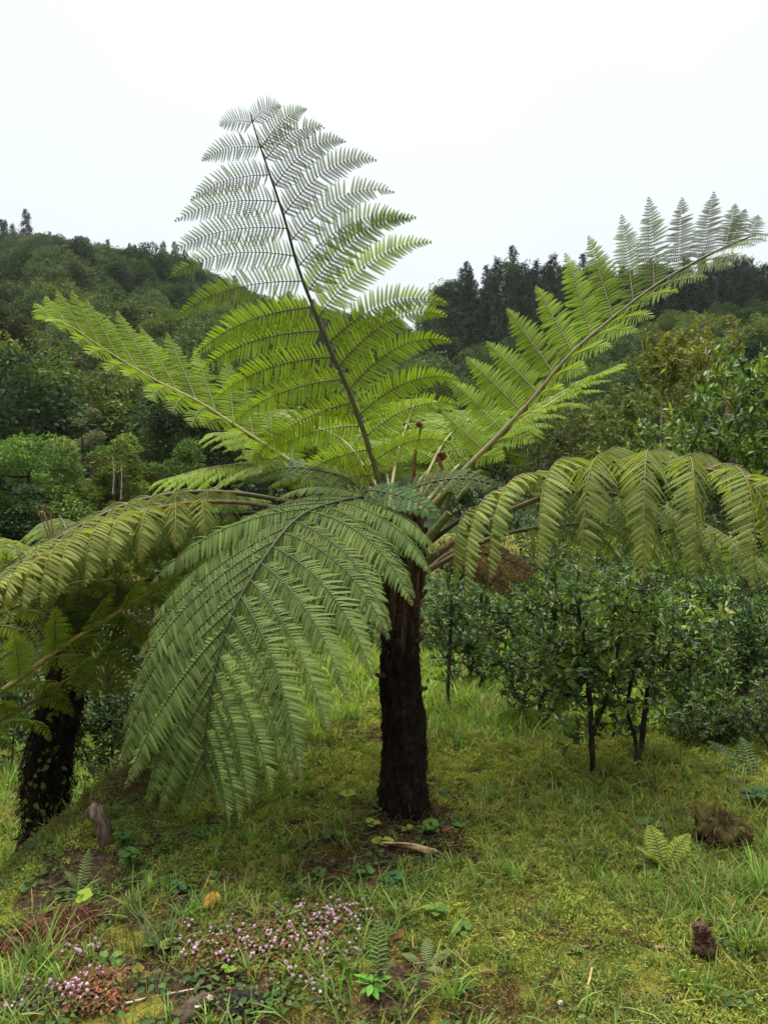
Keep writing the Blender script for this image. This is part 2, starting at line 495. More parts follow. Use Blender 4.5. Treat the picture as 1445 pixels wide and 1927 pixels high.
def pinna(mb, p0, d0, n0, Ln, K, pl, pw, droop, curl, dih, tpl, tint, var, brown, g, stalk, cur=.18, srad=.0035):
    M = 14
    t = unit(d0); n = unit(n0 - t * np.dot(n0, t))
    pts, ts, ns = [p0], [t], [n]
    h = Ln / M
    for i in range(M):
        f = (i + 1) / M
        t = t + droop * (.35 + f) / M * (DOWN - t * np.dot(DOWN, t))
        if curl:
            t = t + curl * max(0, f - .6) * 2.2 / M * (n if curl > 0 else n)
        t = unit(t); n = unit(n - t * np.dot(n, t))
        pts.append(pts[-1] + t * h); ts.append(t); ns.append(n)
    pts, ts, ns = map(np.array, (pts, ts, ns))
    s = np.linspace(.03, .985, K)
    u = s * M
    ip = lambda a: np.stack([np.interp(u, np.arange(M + 1), a[:, k]) for k in range(3)], 1)
    o, tt, nn = ip(pts), unit(ip(ts)), unit(ip(ns))
    b = np.cross(tt, nn)
    fl = np.minimum(1, .62 + s * 3) * (1 - np.clip((s - .38) / .62, 0, 1) ** 1.7 * .92)
    tv, tf = tpl
    for side in (1, -1):
        a = R(74) - R(30) * s ** 2 + g.normal(0, R(3), K)
        dd = np.cos(a)[:, None] * tt + np.sin(a)[:, None] * b * side
        dh = dih + g.normal(0, .085, K)
        d = unit(dd * np.cos(dh)[:, None] - nn * np.sin(dh)[:, None])
        pn = unit(nn - d * np.sum(nn * d, 1, keepdims=True))
        roll = g.normal(0, .10, K) - ROLL * side
        lat = np.cross(pn, d)
        pn2 = pn * np.cos(roll)[:, None] + lat * np.sin(roll)[:, None]
        lat = np.cross(pn2, d)
        ln = pl * fl * g.uniform(.88, 1.07, K) * np.where(g.random(K) < .025, g.uniform(.0, .5, K), 1.0)
        wd = np.minimum(pw * (.45 + .55 * fl), Ln / K * .50)
        cu = cur * g.uniform(.5, 1.4, K)
        v = o[:, None] + d[:, None] * (tv[None, :, 0] * ln[:, None])[..., None] \
            + lat[:, None] * (tv[None, :, 1] * wd[:, None])[..., None] \
            + pn2[:, None] * (tv[None, :, 2] * wd[:, None] - cu[:, None] * ln[:, None] * tv[None, :, 0] ** 2)[..., None]
        c = tint[None] * (1 + g.uniform(-var, var, (K, 1)))
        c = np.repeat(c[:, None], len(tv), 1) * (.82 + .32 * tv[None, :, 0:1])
        if brown:
            br = np.clip((s - (1 - brown)) / max(brown, .01), 0, 1) ** 1.3 * g.uniform(.2, 1.1, K) + (g.random(K) < brown * .10) * .6
            tipw = np.clip(br[:, None] * (.3 + .9 * tv[None, :, 0]), 0, 1)[..., None]
            c = c * (1 - tipw) + np.array([.11, .055, .035]) * tipw
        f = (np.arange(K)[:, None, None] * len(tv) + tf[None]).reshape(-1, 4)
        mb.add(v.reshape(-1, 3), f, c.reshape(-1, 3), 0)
    rr = np.linspace(srad, srad * .25, M + 1)
    tube(mb, pts, rr, 4, stalk, 1)

def frond(parent, origin, path, up, n_pairs, Lmax, name='frond', start=.22, prof=None, ang=(60, 45), droop=(.8, .8), lift=(0, 0),
          dih=.15, curl=0.0, tint=(.09, .16, .04), var=.16, brown=0.0, stalk=(.10, .09, .03), pstalk=None, K=26, pl=.105, pw=.013,
          tpl=None, rad=(.014, .003), joined=False, g=None, sides=(1, -1), mats=None, cur=.18, label=None, lenf=(1, 1), stalk_tip=None, silhouette_tint=None, tpl_tip=None, tip_at=.45, crowd=1.12):
    g = g or rng
    tpl = tpl if tpl is not None else TPL
    mats = mats or [M_fern, M_stalk]
    tint = np.asarray(tint, float)
    p = catmull(path, 60)
    T = tangents(p)
    mb = MB()
    tt = np.linspace(0, 1, 60)
    rr = rad[0] * (1 - tt) ** .8 + rad[1]
    st = np.asarray(stalk, float); st2 = np.asarray(stalk_tip if stalk_tip is not None else stalk, float)
    tube(mb, p, rr, 7, st[None] * (1 - tt[:, None]) + st2[None] * tt[:, None])
    fo = mb.build(name, [M_stalk], parent, origin, smooth=True)
    if label: fo['label'] = label
    up = np.asarray(up, float)
    jm = MB()
    s = start + (1 - start) * (1 - (1 - np.linspace(0, 1, n_pairs)) ** crowd) * .985
    def prf(x):
        x = (x - start) / (1 - start)
        return float(np.interp(x, [0, .12, .35, .6, .8, .92, 1.0], prof or [.62, .85, 1, .93, .66, .38, .12]))
    for side in sides:
        for i, si in enumerate(s):
            si2 = min(.997, si + (.5 * (s[1] - s[0]) if side < 0 and i < n_pairs - 2 else 0) + g.normal(0, .002))
            q = si2 * 59
            k = min(58, int(q)); fr = q - k
            pos = p[k] * (1 - fr) + p[k + 1] * fr
            t = unit(T[k] * (1 - fr) + T[k + 1] * fr)
            N = unit(up - t * np.dot(up, t)); S = np.cross(t, N)
            x = (si2 - start) / (1 - start)
            sa = 0 if side > 0 else 1
            A = ang if not isinstance(ang[0], tuple) else ang[sa]
            dr = (droop[sa] if not isinstance(droop[0], tuple) else droop[sa][0])
            a = R(A[0] + (A[1] - A[0]) * x + g.normal(0, 2.5))
            lf = lift[sa] + g.normal(0, .05)
            Sd = S * side
            d0 = math.cos(a) * t + math.sin(a) * (math.cos(lf) * Sd + math.sin(lf) * N)
            n0 = math.cos(lf) * N - math.sin(lf) * Sd
            Ln = Lmax * prf(si2) * lenf[sa] * g.uniform(.95, 1.05)
            kk = max(7, int(K * (.35 + .65 * Ln / Lmax)))
            m = jm if joined else MB()
            pinna(m, pos, d0, n0, Ln, kk, pl * (.45 + .55 * Ln / Lmax), pw, dr * g.uniform(.85, 1.15), curl, dih, tpl if tpl_tip is None or x < tip_at else tpl_tip,
                  (tint if silhouette_tint is None else tint + (np.asarray(silhouette_tint) - tint) * sstep((x - tip_at + .12) / .28)) * g.uniform(.93, 1.07), var, brown, g, pstalk if pstalk is not None else stalk, cur, srad=.0036 * (.5 + .5 * Ln / Lmax))  # optional tip tint paints a backlit, greyed silhouette into the leaf colour
            if not joined:
                m.build('pinna', mats, fo, origin)
    if joined:
        tag(jm.build('pinnae', mats, fo, origin), kind='stuff')
    return fo

TPL = pinnule_tpl(8, .30)
TPL_SOLID = pinnule_tpl(9, .20)
TPL_LACE = pinnule_tpl(9, .62)
TPL_LOW = pinnule_tpl(4, .25)
TPL_MIN = pinnule_tpl(2, .05)

def PP(*a):
    return np.array([P(*q) for q in a])

def trunk_mesh(path, r0, r1, seg, rings, colf, rough=.10, flare=.25, seed=0.0):
    p = catmull(path, rings)
    T = tangents(p)
    A = unit(np.cross(T, [0, 1, .1])); B = np.cross(T, A)
    t = np.linspace(0, 1, rings)
    th = np.arange(seg) / seg * 2 * np.pi
    rad = r0 + (r1 - r0) * t + r0 * flare * np.exp(-t * 14)
    nn = fbm(np.stack([np.cos(th)[None] * 3 + 0 * t[:, None], np.sin(th)[None] * 3 + 0 * t[:, None], t[:, None] * 9 + seed + 0 * th[None]], -1), 2)
    n3 = fbm(np.stack([np.cos(th)[None] * 11 + 0 * t[:, None], np.sin(th)[None] * 11 + 0 * t[:, None], t[:, None] * 34 + seed + 0 * th[None]], -1), 2)
    r = rad[:, None] * (1 + rough * nn + rough * .7 * n3)
    v = p[:, None] + A[:, None] * (np.cos(th)[None] * r)[..., None] + B[:, None] * (np.sin(th)[None] * r)[..., None]
    i = np.arange(rings - 1)[:, None] * seg; j = np.arange(seg)[None]; j2 = (j + 1) % seg
    f = np.stack([i + j, i + j2, i + seg + j2, i + seg + j], -1).reshape(-1, 4)
    mb = MB(); mb.add(v.reshape(-1, 3), f, colf(np.repeat(t, seg), n3.ravel()))
    return mb, p, v, r

# ------------------------------------------------------------------ the big tree fern
base = np.array([P(762, 1545, 4.0)[0], 4.0, 0.0]); base[2] = tz(base[0], base[1]) - .02
fern = thing('tree_fern', base, 'large tree fern with dark fibrous trunk standing on the mossy mound', 'tree fern')
tp = [base, P(760, 1440, 4), P(756, 1330, 4), P(752, 1220, 4), P(758, 1120, 4.0), P(764, 1030, 4.0), P(755, 965, 4.02)]
def tcol(t, n):
    dark = np.array([.008, .006, .0045]); brown = np.array([.050, .031, .020])
    k = np.clip(sstep((t - .50) / .3) * .8 + n * .25, 0, 1)[:, None]
    return dark * (1 - k) + brown * k
mb, tpath, tv_, tr_ = trunk_mesh(tp, .114, .080, 56, 150, tcol, rough=.17, flare=.30)
mb.build('trunk', M_trunk, fern, base, smooth=True)
# fibrous root mantle: short hairs all over the trunk
mb = MB()
nf = 5200
ti = (rng.random(nf) ** .9 * 148).astype(int); si = rng.integers(0, 56, nf)
surf = tv_[ti, si]; nrm = unit(surf - tpath[ti])
up_ = np.where(ti[:, None] > 85, 1.0, -1.0) * np.array([0, 0, 1.0])
d = unit(nrm * rng.uniform(.1, .7, (nf, 1)) + up_ * rng.uniform(.4, 1.0, (nf, 1)) + rng.normal(0, .25, (nf, 3)))
cc = np.where((ti / 150)[:, None] > .55, np.array([.060, .037, .022]), np.array([.013, .009, .006])) * rng.uniform(.4, 1.9, (nf, 1))
leaves(mb, surf - nrm * .004, d, rdir(nf), rng.uniform(.012, .04, nf), .003, cc)
tag(mb.build('root_fibres', M_fibre, fern, base), kind='stuff')
# moss and rootlets on the foot of the trunk
mb = MB(); n = 700; ti = (rng.random(n) ** 2.2 * 34).astype(int); si = rng.integers(0, 56, n); sp = tv_[ti, si]; nn_ = unit(sp - tpath[ti])
leaves(mb, sp + nn_ * .004, unit(nn_ + rng.normal(0, .5, (n, 3))), rdir(n), rng.uniform(.008, .018, n), .008, np.array([.042, .044, .014]) * rng.uniform(.4, 1.4, (n, 1)))
n = 420; a = rng.uniform(0, 6.28, n); rr_ = rng.uniform(.11, .24, n); sp = np.stack([base[0] + np.cos(a) * rr_, base[1] + np.sin(a) * rr_, 0 * a], 1); sp[:, 2] = terrain(sp[:, 0], sp[:, 1]) + rng.uniform(.0, .05, n) * (1 - (rr_ - .11) / .14)
leaves(mb, sp, unit(np.stack([np.cos(a), np.sin(a), rng.uniform(-.6, .5, n)], 1) + rng.normal(0, .5, (n, 3))), rdir(n), rng.uniform(.03, .09, n), .005, np.array([.15, .085, .045]) * rng.uniform(.3, 1.4, (n, 1)))
tag(mb.build('moss_skirt', M_moss, fern, base), kind='stuff')
# old frond bases standing close along the upper trunk
for k_, (s0, q0, q1) in enumerate(((2, 84, 138), (9, 92, 146), (15, 80, 134), (22, 96, 147), (28, 88, 140), (34, 82, 145), (40, 94, 139), (45, 86, 147), (50, 98, 143), (54, 90, 136))):
    qq = np.linspace(q0, q1, 9).astype(int)
    sp = tv_[qq, s0]; nn_ = unit(sp - tpath[qq])
    mb = MB(); tube(mb, sp + nn_ * np.linspace(-.012, .022, 9)[:, None], np.linspace(.012, .018, 9), 7, (.062, .037, .023) if k_ % 2 else (.04, .025, .016), rough=.22, cap=True)
    mb.build('frond_base', M_trunk, fern, base)
# broken frond bases on the trunk
for (q, s0, ln, upw) in ((70, 5, .05, .3), (86, 22, .06, .6), (96, 50, .10, .8), (110, 40, .09, 1.0), (118, 30, .08, 1.2), (62, 26, .05, .2), (100, 2, .09, .5), (124, 46, .10, 1.2),
                        (92, 34, .07, .6), (128, 20, .09, 1.3), (106, 24, .08, 1.0), (76, 44, .05, .2), (56, 34, .04, -.2), (116, 52, .08, 1.1)):
    s_ = tv_[q, s0]; nn_ = unit(s_ - tpath[q])
    mb = MB()
    d_ = unit(nn_ * .8 + np.array([0, 0, upw]))
    tube(mb, [s_ - nn_ * .02, s_ + d_ * ln * .5, s_ + d_ * ln], [.016, .013, .009], 7, (.045, .028, .018), cap=True, rough=.15)
    mb.build('frond_stub', M_trunk, fern, base)

SD = (.030, .022, .012)
YG = (.13, .12, .03)
YOUNG = (.145, .215, .022)
OLD = (.137, .197, .058)
# upright frond in the middle, leaning a little towards the viewer
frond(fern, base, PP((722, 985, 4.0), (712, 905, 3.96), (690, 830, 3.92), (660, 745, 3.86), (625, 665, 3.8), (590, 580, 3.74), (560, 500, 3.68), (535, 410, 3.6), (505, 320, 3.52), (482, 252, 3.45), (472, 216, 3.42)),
      (0, 1, .35), 15, .66, start=.13, crowd=1.04, ang=((78, 66), (66, 54)), droop=((.8, .8), (1.4, 1.4)), lift=(.10, .10), dih=.05, tint=YOUNG, silhouette_tint=(.075, .095, .045), tpl=TPL, tpl_tip=TPL_LACE, tip_at=.56, K=35, pl=.100, pw=.0115, stalk=(.07, .06, .02), stalk_tip=SD, pstalk=(.05, .04, .015),  # upper pinnae coloured grey-green to paint their shaded look against the sky
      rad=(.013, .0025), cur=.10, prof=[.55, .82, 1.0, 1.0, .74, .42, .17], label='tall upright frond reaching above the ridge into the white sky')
# left frond rising to the left
frond(fern, base, PP((690, 975, 4.0), (620, 915, 4.05), (525, 855, 4.1), (440, 800, 4.1), (370, 755, 4.08), (290, 715, 4.04), (200, 660, 3.98), (130, 612, 3.92), (88, 596, 3.9)),
      (.15, .2, 1), 14, .55, start=.26, ang=((56, 36), (92, 80)), droop=(.25, .5), lift=(1.0, -.35), lenf=(1, .8), dih=.08, curl=.9, tint=YOUNG, K=30, pl=.10, pw=.0115, stalk=YG, pstalk=(.11, .09, .03),
      rad=(.016, .003), prof=[.7, .95, 1, .92, .72, .45, .2], label='pale frond rising to the upper left with curled tips')
# right frond rising to the right
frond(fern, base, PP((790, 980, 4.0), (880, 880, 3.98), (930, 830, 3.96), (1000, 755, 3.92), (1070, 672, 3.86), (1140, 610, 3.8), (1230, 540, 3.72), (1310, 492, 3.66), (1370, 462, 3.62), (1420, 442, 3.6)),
      (-.15, .25, 1), 15, .62, start=.20, ang=((64, 50), (90, 52)), droop=(.6, .1), lift=(-.50, 1.25), lenf=(.75, 1), dih=.06, tint=YOUNG, silhouette_tint=(.075, .098, .04), tpl=TPL, tpl_tip=TPL_LACE, tip_at=.6, K=31, pl=.10, pw=.0115, stalk=(.11, .10, .025), stalk_tip=SD, pstalk=(.07, .055, .02),  # same painted backlit greying towards this frond's tip
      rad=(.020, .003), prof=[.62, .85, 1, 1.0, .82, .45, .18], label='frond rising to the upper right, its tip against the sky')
# second right frond behind it, drooping tip
frond(fern, base, PP((790, 960, 4.05), (860, 880, 4.25), (930, 820, 4.45), (1010, 775, 4.6), (1090, 725, 4.7), (1160, 688, 4.75)),
      (-.1, .1, 1), 13, .42, start=.3, ang=(62, 45), droop=(.9, .9), lift=(.15, .35), dih=.1, tint=(.125, .185, .02), K=20, pl=.085, stalk=YG, rad=(.012, .003), tpl=TPL_LOW,
      label='shorter bright frond behind the right rising frond')
# big frond hanging down towards the viewer on the left
frond(fern, base, PP((735, 975, 3.98), (700, 938, 3.92), (630, 945, 3.74), (560, 975, 3.58), (495, 1053, 3.42), (438, 1154, 3.32), (407, 1250, 3.28), (393, 1330, 3.28), (386, 1390, 3.3), (385, 1445, 3.32)),
      (-.12, -.55, .85), 21, .78, start=.08, ang=((36, 24), (108, 34)), droop=(1.1, 1.25), lift=(.05, .12), lenf=(1.14, 1), dih=.24, tint=OLD, K=48, pl=.120, pw=.0115, stalk=(.035, .045, .016), pstalk=(.035, .045, .014),
      tpl=TPL_SOLID, rad=(.007, .002), brown=.16, cur=.30, var=.24, prof=[.55, .85, 1.03, 1.0, .68, .45, .22], label='big drooping frond hanging in front of the trunk, its tips brown')
# right arching frond with long hanging pinnae
OLIVE = (.175, .210, .065)
frond(fern, base, PP((785, 1040, 3.98), (870, 975, 3.92), (960, 925, 3.84), (1040, 893, 3.76), (1120, 872, 3.68), (1210, 868, 3.58), (1310, 880, 3.48), (1410, 902, 3.4), (1510, 940, 3.34), (1600, 1000, 3.3)),
      (0, -.1, 1), 12, .88, start=.20, ang=((118, 66), (84, 55)), droop=(5.2, 3.6), lift=(.62, .5), dih=.5, tint=OLIVE, K=35, pl=.142, pw=.0145, stalk=(.022, .016, .010), stalk_tip=(.10, .06, .03), pstalk=(.13, .09, .03),
      tpl=TPL_SOLID, rad=(.010, .003), brown=.10, cur=.25, var=.2, label='long arching frond on the right with curtains of hanging leaflets')
frond(fern, base, PP((790, 1066, 3.99), (880, 1005, 3.97), (1000, 943, 3.98), (1100, 925, 4.02), (1220, 945, 4.08), (1350, 1000, 4.14), (1450, 1070, 4.2)),
      (0, -.1, 1), 12, .48, start=.34, ang=(75, 55), droop=(2.2, 2.2), lift=(0, 0), dih=.3, tint=(.10, .13, .04), K=20, pl=.08, pw=.0135, stalk=(.10, .075, .025), rad=(.013, .003), tpl=TPL_LOW, brown=.15,
      label='lower right frond with an olive stalk, under the arching one')
frond(fern, base, PP((792, 1082, 4.0), (900, 1022, 4.06), (1000, 995, 4.14), (1120, 988, 4.25), (1230, 1010, 4.35), (1330, 1060, 4.4)),
      (0, 0, 1), 11, .44, start=.36, ang=(72, 55), droop=(1.6, 1.6), lift=(0, 0), dih=.25, tint=(.10, .14, .03), K=18, pl=.08, stalk=(.08, .06, .02), rad=(.012, .003), tpl=TPL_LOW, brown=.1,
      label='lowest right frond with a thin stalk')
# left arching fronds
frond(fern, base, PP((700, 985, 4.02), (620, 958, 4.06), (545, 945, 4.1), (450, 929, 4.1), (350, 927, 4.06), (250, 946, 4.0), (150, 990, 3.92), (50, 1050, 3.86), (-40, 1110, 3.8)),
      (0, -.1, 1), 14, .58, start=.34, ang=((66, 50), (95, 60)), droop=(2.4, 2.8), lift=(.3, .38), dih=.42, tint=(.14, .178, .052), K=26, pl=.130, pw=.0165, stalk=(.040, .032, .014), stalk_tip=(.12, .07, .03), pstalk=(.11, .085, .03),
      tpl=TPL_SOLID, rad=(.014, .003), brown=.10, cur=.25, var=.2, label='left arching frond with a bare dark stalk')
frond(fern, base, PP((700, 1000, 4.04), (600, 978, 4.15), (500, 966, 4.25), (420, 968, 4.3), (340, 963, 4.3), (220, 1000, 4.25), (90, 1080, 4.2), (0, 1150, 4.15)),
      (0, -.1, 1), 12, .46, start=.40, ang=(75, 55), droop=(1.9, 1.9), lift=(0, 0), dih=.25, tint=(.105, .14, .03), K=20, pl=.08, pw=.0135, stalk=(.035, .026, .012), rad=(.012, .003), tpl=TPL_LOW, brown=.15,
      label='lower left frond on a thin dark stalk')
frond(fern, base, PP((690, 985, 4.0), (620, 962, 3.92), (545, 958, 3.86), (440, 945, 3.8), (330, 950, 3.74), (210, 985, 3.68), (90, 1045, 3.62), (-30, 1120, 3.58)),
      (0, -.1, 1), 13, .50, start=.42, ang=((70, 50), (100, 60)), droop=(2.8, 3.2), lift=(.4, .5), dih=.4, tint=(.17, .195, .05), K=25, pl=.115, pw=.0155, stalk=(.040, .030, .014), stalk_tip=(.16, .085, .03), pstalk=(.15, .10, .03),
      tpl=TPL_SOLID, rad=(.011, .003), brown=.14, cur=.28, var=.25, label='nearest left arching frond, yellowish with rusty midribs')
# fronds going away behind the crown, lit through from above
for (pth, Ln, lf, nm) in (
        ([(690, 975, 4.1), (650, 870, 4.35), (600, 810, 4.7), (530, 780, 5.05), (470, 775, 5.35)], .45, .2, 'bright frond leaning away behind the crown to the left'),
        ([(730, 970, 4.1), (745, 870, 4.4), (765, 800, 4.8), (780, 760, 5.2), (800, 750, 5.5)], .42, .1, 'bright frond leaning straight away behind the crown'),
        ([(770, 975, 4.1), (830, 880, 4.35), (880, 825, 4.7), (930, 800, 5.0), (990, 800, 5.3)], .42, .1, 'bright frond leaning away behind the crown to the right'),
        ([(680, 980, 4.1), (600, 890, 4.3), (500, 872, 4.6), (400, 880, 4.8), (300, 905, 5.0)], .42, .0, 'frond spreading back over the left stalk'),
        ([(690, 985, 4.1), (640, 915, 4.2), (585, 880, 4.35), (520, 870, 4.5), (450, 890, 4.6)], .36, .1, 'low frond filling the crown left of the upright stalk'),
        ([(705, 985, 4.1), (690, 890, 4.25), (640, 825, 4.4), (570, 800, 4.6), (500, 805, 4.8)], .42, .25, 'bright frond behind the lower half of the upright one'),
        ([(775, 975, 4.1), (810, 880, 4.3), (850, 815, 4.5), (905, 780, 4.75), (970, 775, 4.95)], .40, .2, 'bright frond between the upright and the right rising frond'),
        ([(735, 985, 4.1), (700, 900, 4.3), (650, 860, 4.6), (590, 850, 4.9), (520, 865, 5.1)], .44, .25, 'low bright frond leaning away left behind the crown'),
        ([(760, 985, 4.1), (790, 905, 4.3), (835, 865, 4.6), (890, 850, 4.9), (950, 860, 5.1)], .44, .25, 'low bright frond leaning away right behind the crown'),
        ([(745, 985, 4.1), (730, 905, 4.35), (720, 855, 4.7), (710, 830, 5.1), (700, 830, 5.4)], .46, .2, 'low bright frond right behind the upright one'),
        ([(700, 975, 4.1), (640, 900, 4.3), (560, 840, 4.55), (480, 815, 4.8), (400, 815, 5.0)], .40, .1, 'back frond filling the gap left of the upright one')):
    frond(fern, base, PP(*pth), (0, -.2, 1), 13, Ln, start=.28, ang=(66, 45), droop=(.9, .9), lift=(lf, lf), dih=.1, tint=(.125, .19, .018), K=19, pl=.085, pw=.0135, stalk=YG, rad=(.009, .003), tpl=TPL_LOW, joined=True, label=nm)
# short dark frond curving over the crown towards the viewer
frond(fern, base, PP((722, 960, 3.96), (690, 925, 3.86), (735, 928, 3.76), (785, 945, 3.7), (826, 972, 3.68)),
      (0, -.75, .7), 15, .105, start=.2, ang=(72, 60), droop=(.4, .4), lift=(0, 0), dih=.1, tint=(.085, .155, .055), K=9, pl=.03, pw=.008, tpl=TPL_LOW, rad=(.005, .0015), joined=True, stalk=(.05, .06, .02), label='short dark green frond over the crown')
frond(fern, base, PP((745, 965, 3.96), (770, 925, 3.88), (820, 905, 3.84), (880, 900, 3.82), (935, 912, 3.8)),
      (0, -.75, .7), 15, .100, start=.2, ang=(72, 60), droop=(.4, .4), lift=(0, 0), dih=.1, tint=(.11, .15, .05), K=9, pl=.03, pw=.008, tpl=TPL_LOW, rad=(.005, .0015), joined=True, stalk=(.05, .06, .02), label='short pale frond beside the dark one over the crown')
frond(fern, base, PP((715, 965, 4.0), (660, 905, 3.98), (600, 885, 3.98), (540, 880, 4.0), (470, 900, 4.0)),
      (0, -.6, .8), 15, .13, start=.2, ang=(72, 60), droop=(.6, .6), lift=(0, 0), dih=.1, tint=(.09, .14, .05), K=10, pl=.034, pw=.009, tpl=TPL_LOW, rad=(.005, .0015), joined=True, stalk=(.05, .05, .02), label='short dull frond left of the crown')
# dead rusty fronds hanging below the stalks
for (pth, Ln, c) in (([(790, 1085, 4.02), (850, 1040, 4.2), (930, 1045, 4.35), (1000, 1075, 4.5)], .30, (.13, .075, .022)),
                     ([(780, 1090, 4.05), (830, 1045, 4.3), (890, 1060, 4.5), (960, 1110, 4.7)], .24, (.10, .055, .02)),
                     ([(690, 985, 4.05), (560, 905, 4.4), (500, 868, 4.6), (470, 850, 4.8)], .22, (.16, .07, .02))):
    frond(fern, base, PP(*pth), (0, -.8, .6), 13, Ln * .62, name='dead_frond', start=.3, ang=(58, 40), droop=(.5, .5), lift=(0, 0), dih=.1, tint=c, var=.5, K=13, pl=.05, stalk=tuple(np.array(c) * .7), rad=(.009, .002), tpl=TPL_LOW, joined=True, mats=[M_dead, M_stalk])
# cut frond bases and brown unrolling crosiers in the crown
for (a, b, r0, c) in (((800, 1020, 3.95), (845, 965, 3.9), .026, (.10, .11, .03)), ((820, 1000, 4.0), (855, 905, 4.02), .013, (.11, .11, .03)), ((690, 960, 4.0), (655, 850, 4.05), .014, (.12, .11, .03)),
                      ((860, 940, 3.92), (905, 885, 3.88), .013, (.12, .12, .035))):
    mb = MB()
    tube(mb, catmull([P(*a), (P(*a) + P(*b)) / 2 + np.array([.01, 0, .01]), P(*b)], 8), np.linspace(r0, r0 * .7, 8), 8, c, cap=True)
    mb.build('cut_stalk', M_stalk, fern, base, smooth=True)
def crosier(parent, origin, a, b, r0, curl_r, turns=1.6, col=(.09, .042, .02), name='crosier', side=1):
    a = np.asarray(a, float); b = np.asarray(b, float)
    up = unit(b - a); lat = unit(np.cross(up, [0, 1, 0])) * side
    pts = [a, (a + b) / 2 + lat * .01, b]
    c0 = b + lat * curl_r
    th = np.linspace(0, turns * 2 * np.pi, 26)
    rr = curl_r * (1 - th / th[-1] * .8)
    pts = np.concatenate([catmull(pts, 10), [c0 - lat * r * math.cos(t) + up * r * math.sin(t) for t, r in zip(th[1:], rr[1:])]])
    mb = MB()
    tube(mb, pts, np.linspace(r0, r0 * .45, len(pts)), 8, col, rough=.12)
    n = 160                                    # shaggy scales
    k = rng.integers(0, len(pts), n)
    leaves(mb, pts[k], rdir(n), rdir(n), .022, .004, np.array(col) * rng.uniform(.5, 1.5, (n, 1)))
    return mb.build(name, M_fibre, parent, origin)
crosier(fern, base, P(778, 905, 4.1), P(792, 800, 4.12), .010, .010, 1.2)
crosier(fern, base, P(830, 905, 4.12), P(824, 860, 4.14), .012, .022, 1.6, side=-1)
crosier(fern, base, P(700, 915, 4.05), P(694, 882, 4.05), .010, .020, 1.7)

# ------------------------------------------------------------------ the neighbouring tree ferns on the left
def radial_path(c, azd, el, length, sag, n=9):
    t = np.array([math.cos(R(azd)) * math.cos(R(el)), math.sin(R(azd)) * math.cos(R(el)), math.sin(R(el))])
    p = [np.asarray(c, float)]
    for i in range(n):
        t = unit(t + sag / n * (.3 + i / n) * (DOWN - t * np.dot(DOWN, t)))
        p.append(p[-1] + t * length / n)
    return np.array(p)

b2 = P(88, 1600, 5.0); b2[2] = tz(b2[0], b2[1]) - .03
fern2 = thing('tree_fern', b2, 'tree fern with thick black creeper-covered trunk standing below the mound edge at left', 'tree fern')
c2 = P(152, 1150, 5.05)
tp2 = [b2, P(88, 1490, 5), P(100, 1390, 5), P(122, 1300, 5.02), c2]
mb, tpath2, tv2, tr2 = trunk_mesh(tp2, .155, .10, 40, 90, tcol, rough=.16, flare=.15, seed=40)
mb.build('trunk', M_trunk, fern2, b2, smooth=True)
mb = MB(); nf = 2600
ti = rng.integers(0, 89, nf); si = rng.integers(0, 40, nf)
surf = tv2[ti, si]; nrm = unit(surf - tpath2[ti])
leaves(mb, surf, unit(nrm * .5 + DOWN * .7 + rng.normal(0, .3, (nf, 3))), rdir(nf), rng.uniform(.02, .09, nf), .005, np.array([.024, .016, .010]) * rng.uniform(.4, 1.8, (nf, 1)))
tag(mb.build('root_fibres', M_fibre, fern2, b2), kind='stuff')
mb = MB(); nf = 420                                # small creeper leaves on the trunk
ti = (rng.random(nf) ** 1.3 * 75).astype(int); si = rng.integers(0, 40, nf)
keep = n2(ti / 90 * 4, si / 40 * 4, 1.0, 2) > -.1
ti, si = ti[keep], si[keep]; nf = len(ti)
surf = tv2[ti, si]; nrm = unit(surf - tpath2[ti])
leaves(mb, surf + nrm * .015, unit(rdir(nf) + DOWN * .5), nrm, rng.uniform(.02, .05, nf), rng.uniform(.018, .035, nf), np.array([.09, .12, .03]) * rng.uniform(.5, 1.5, (nf, 1)), HEART)
tag(mb.build('creeper', M_herb, fern2, b2), kind='stuff')
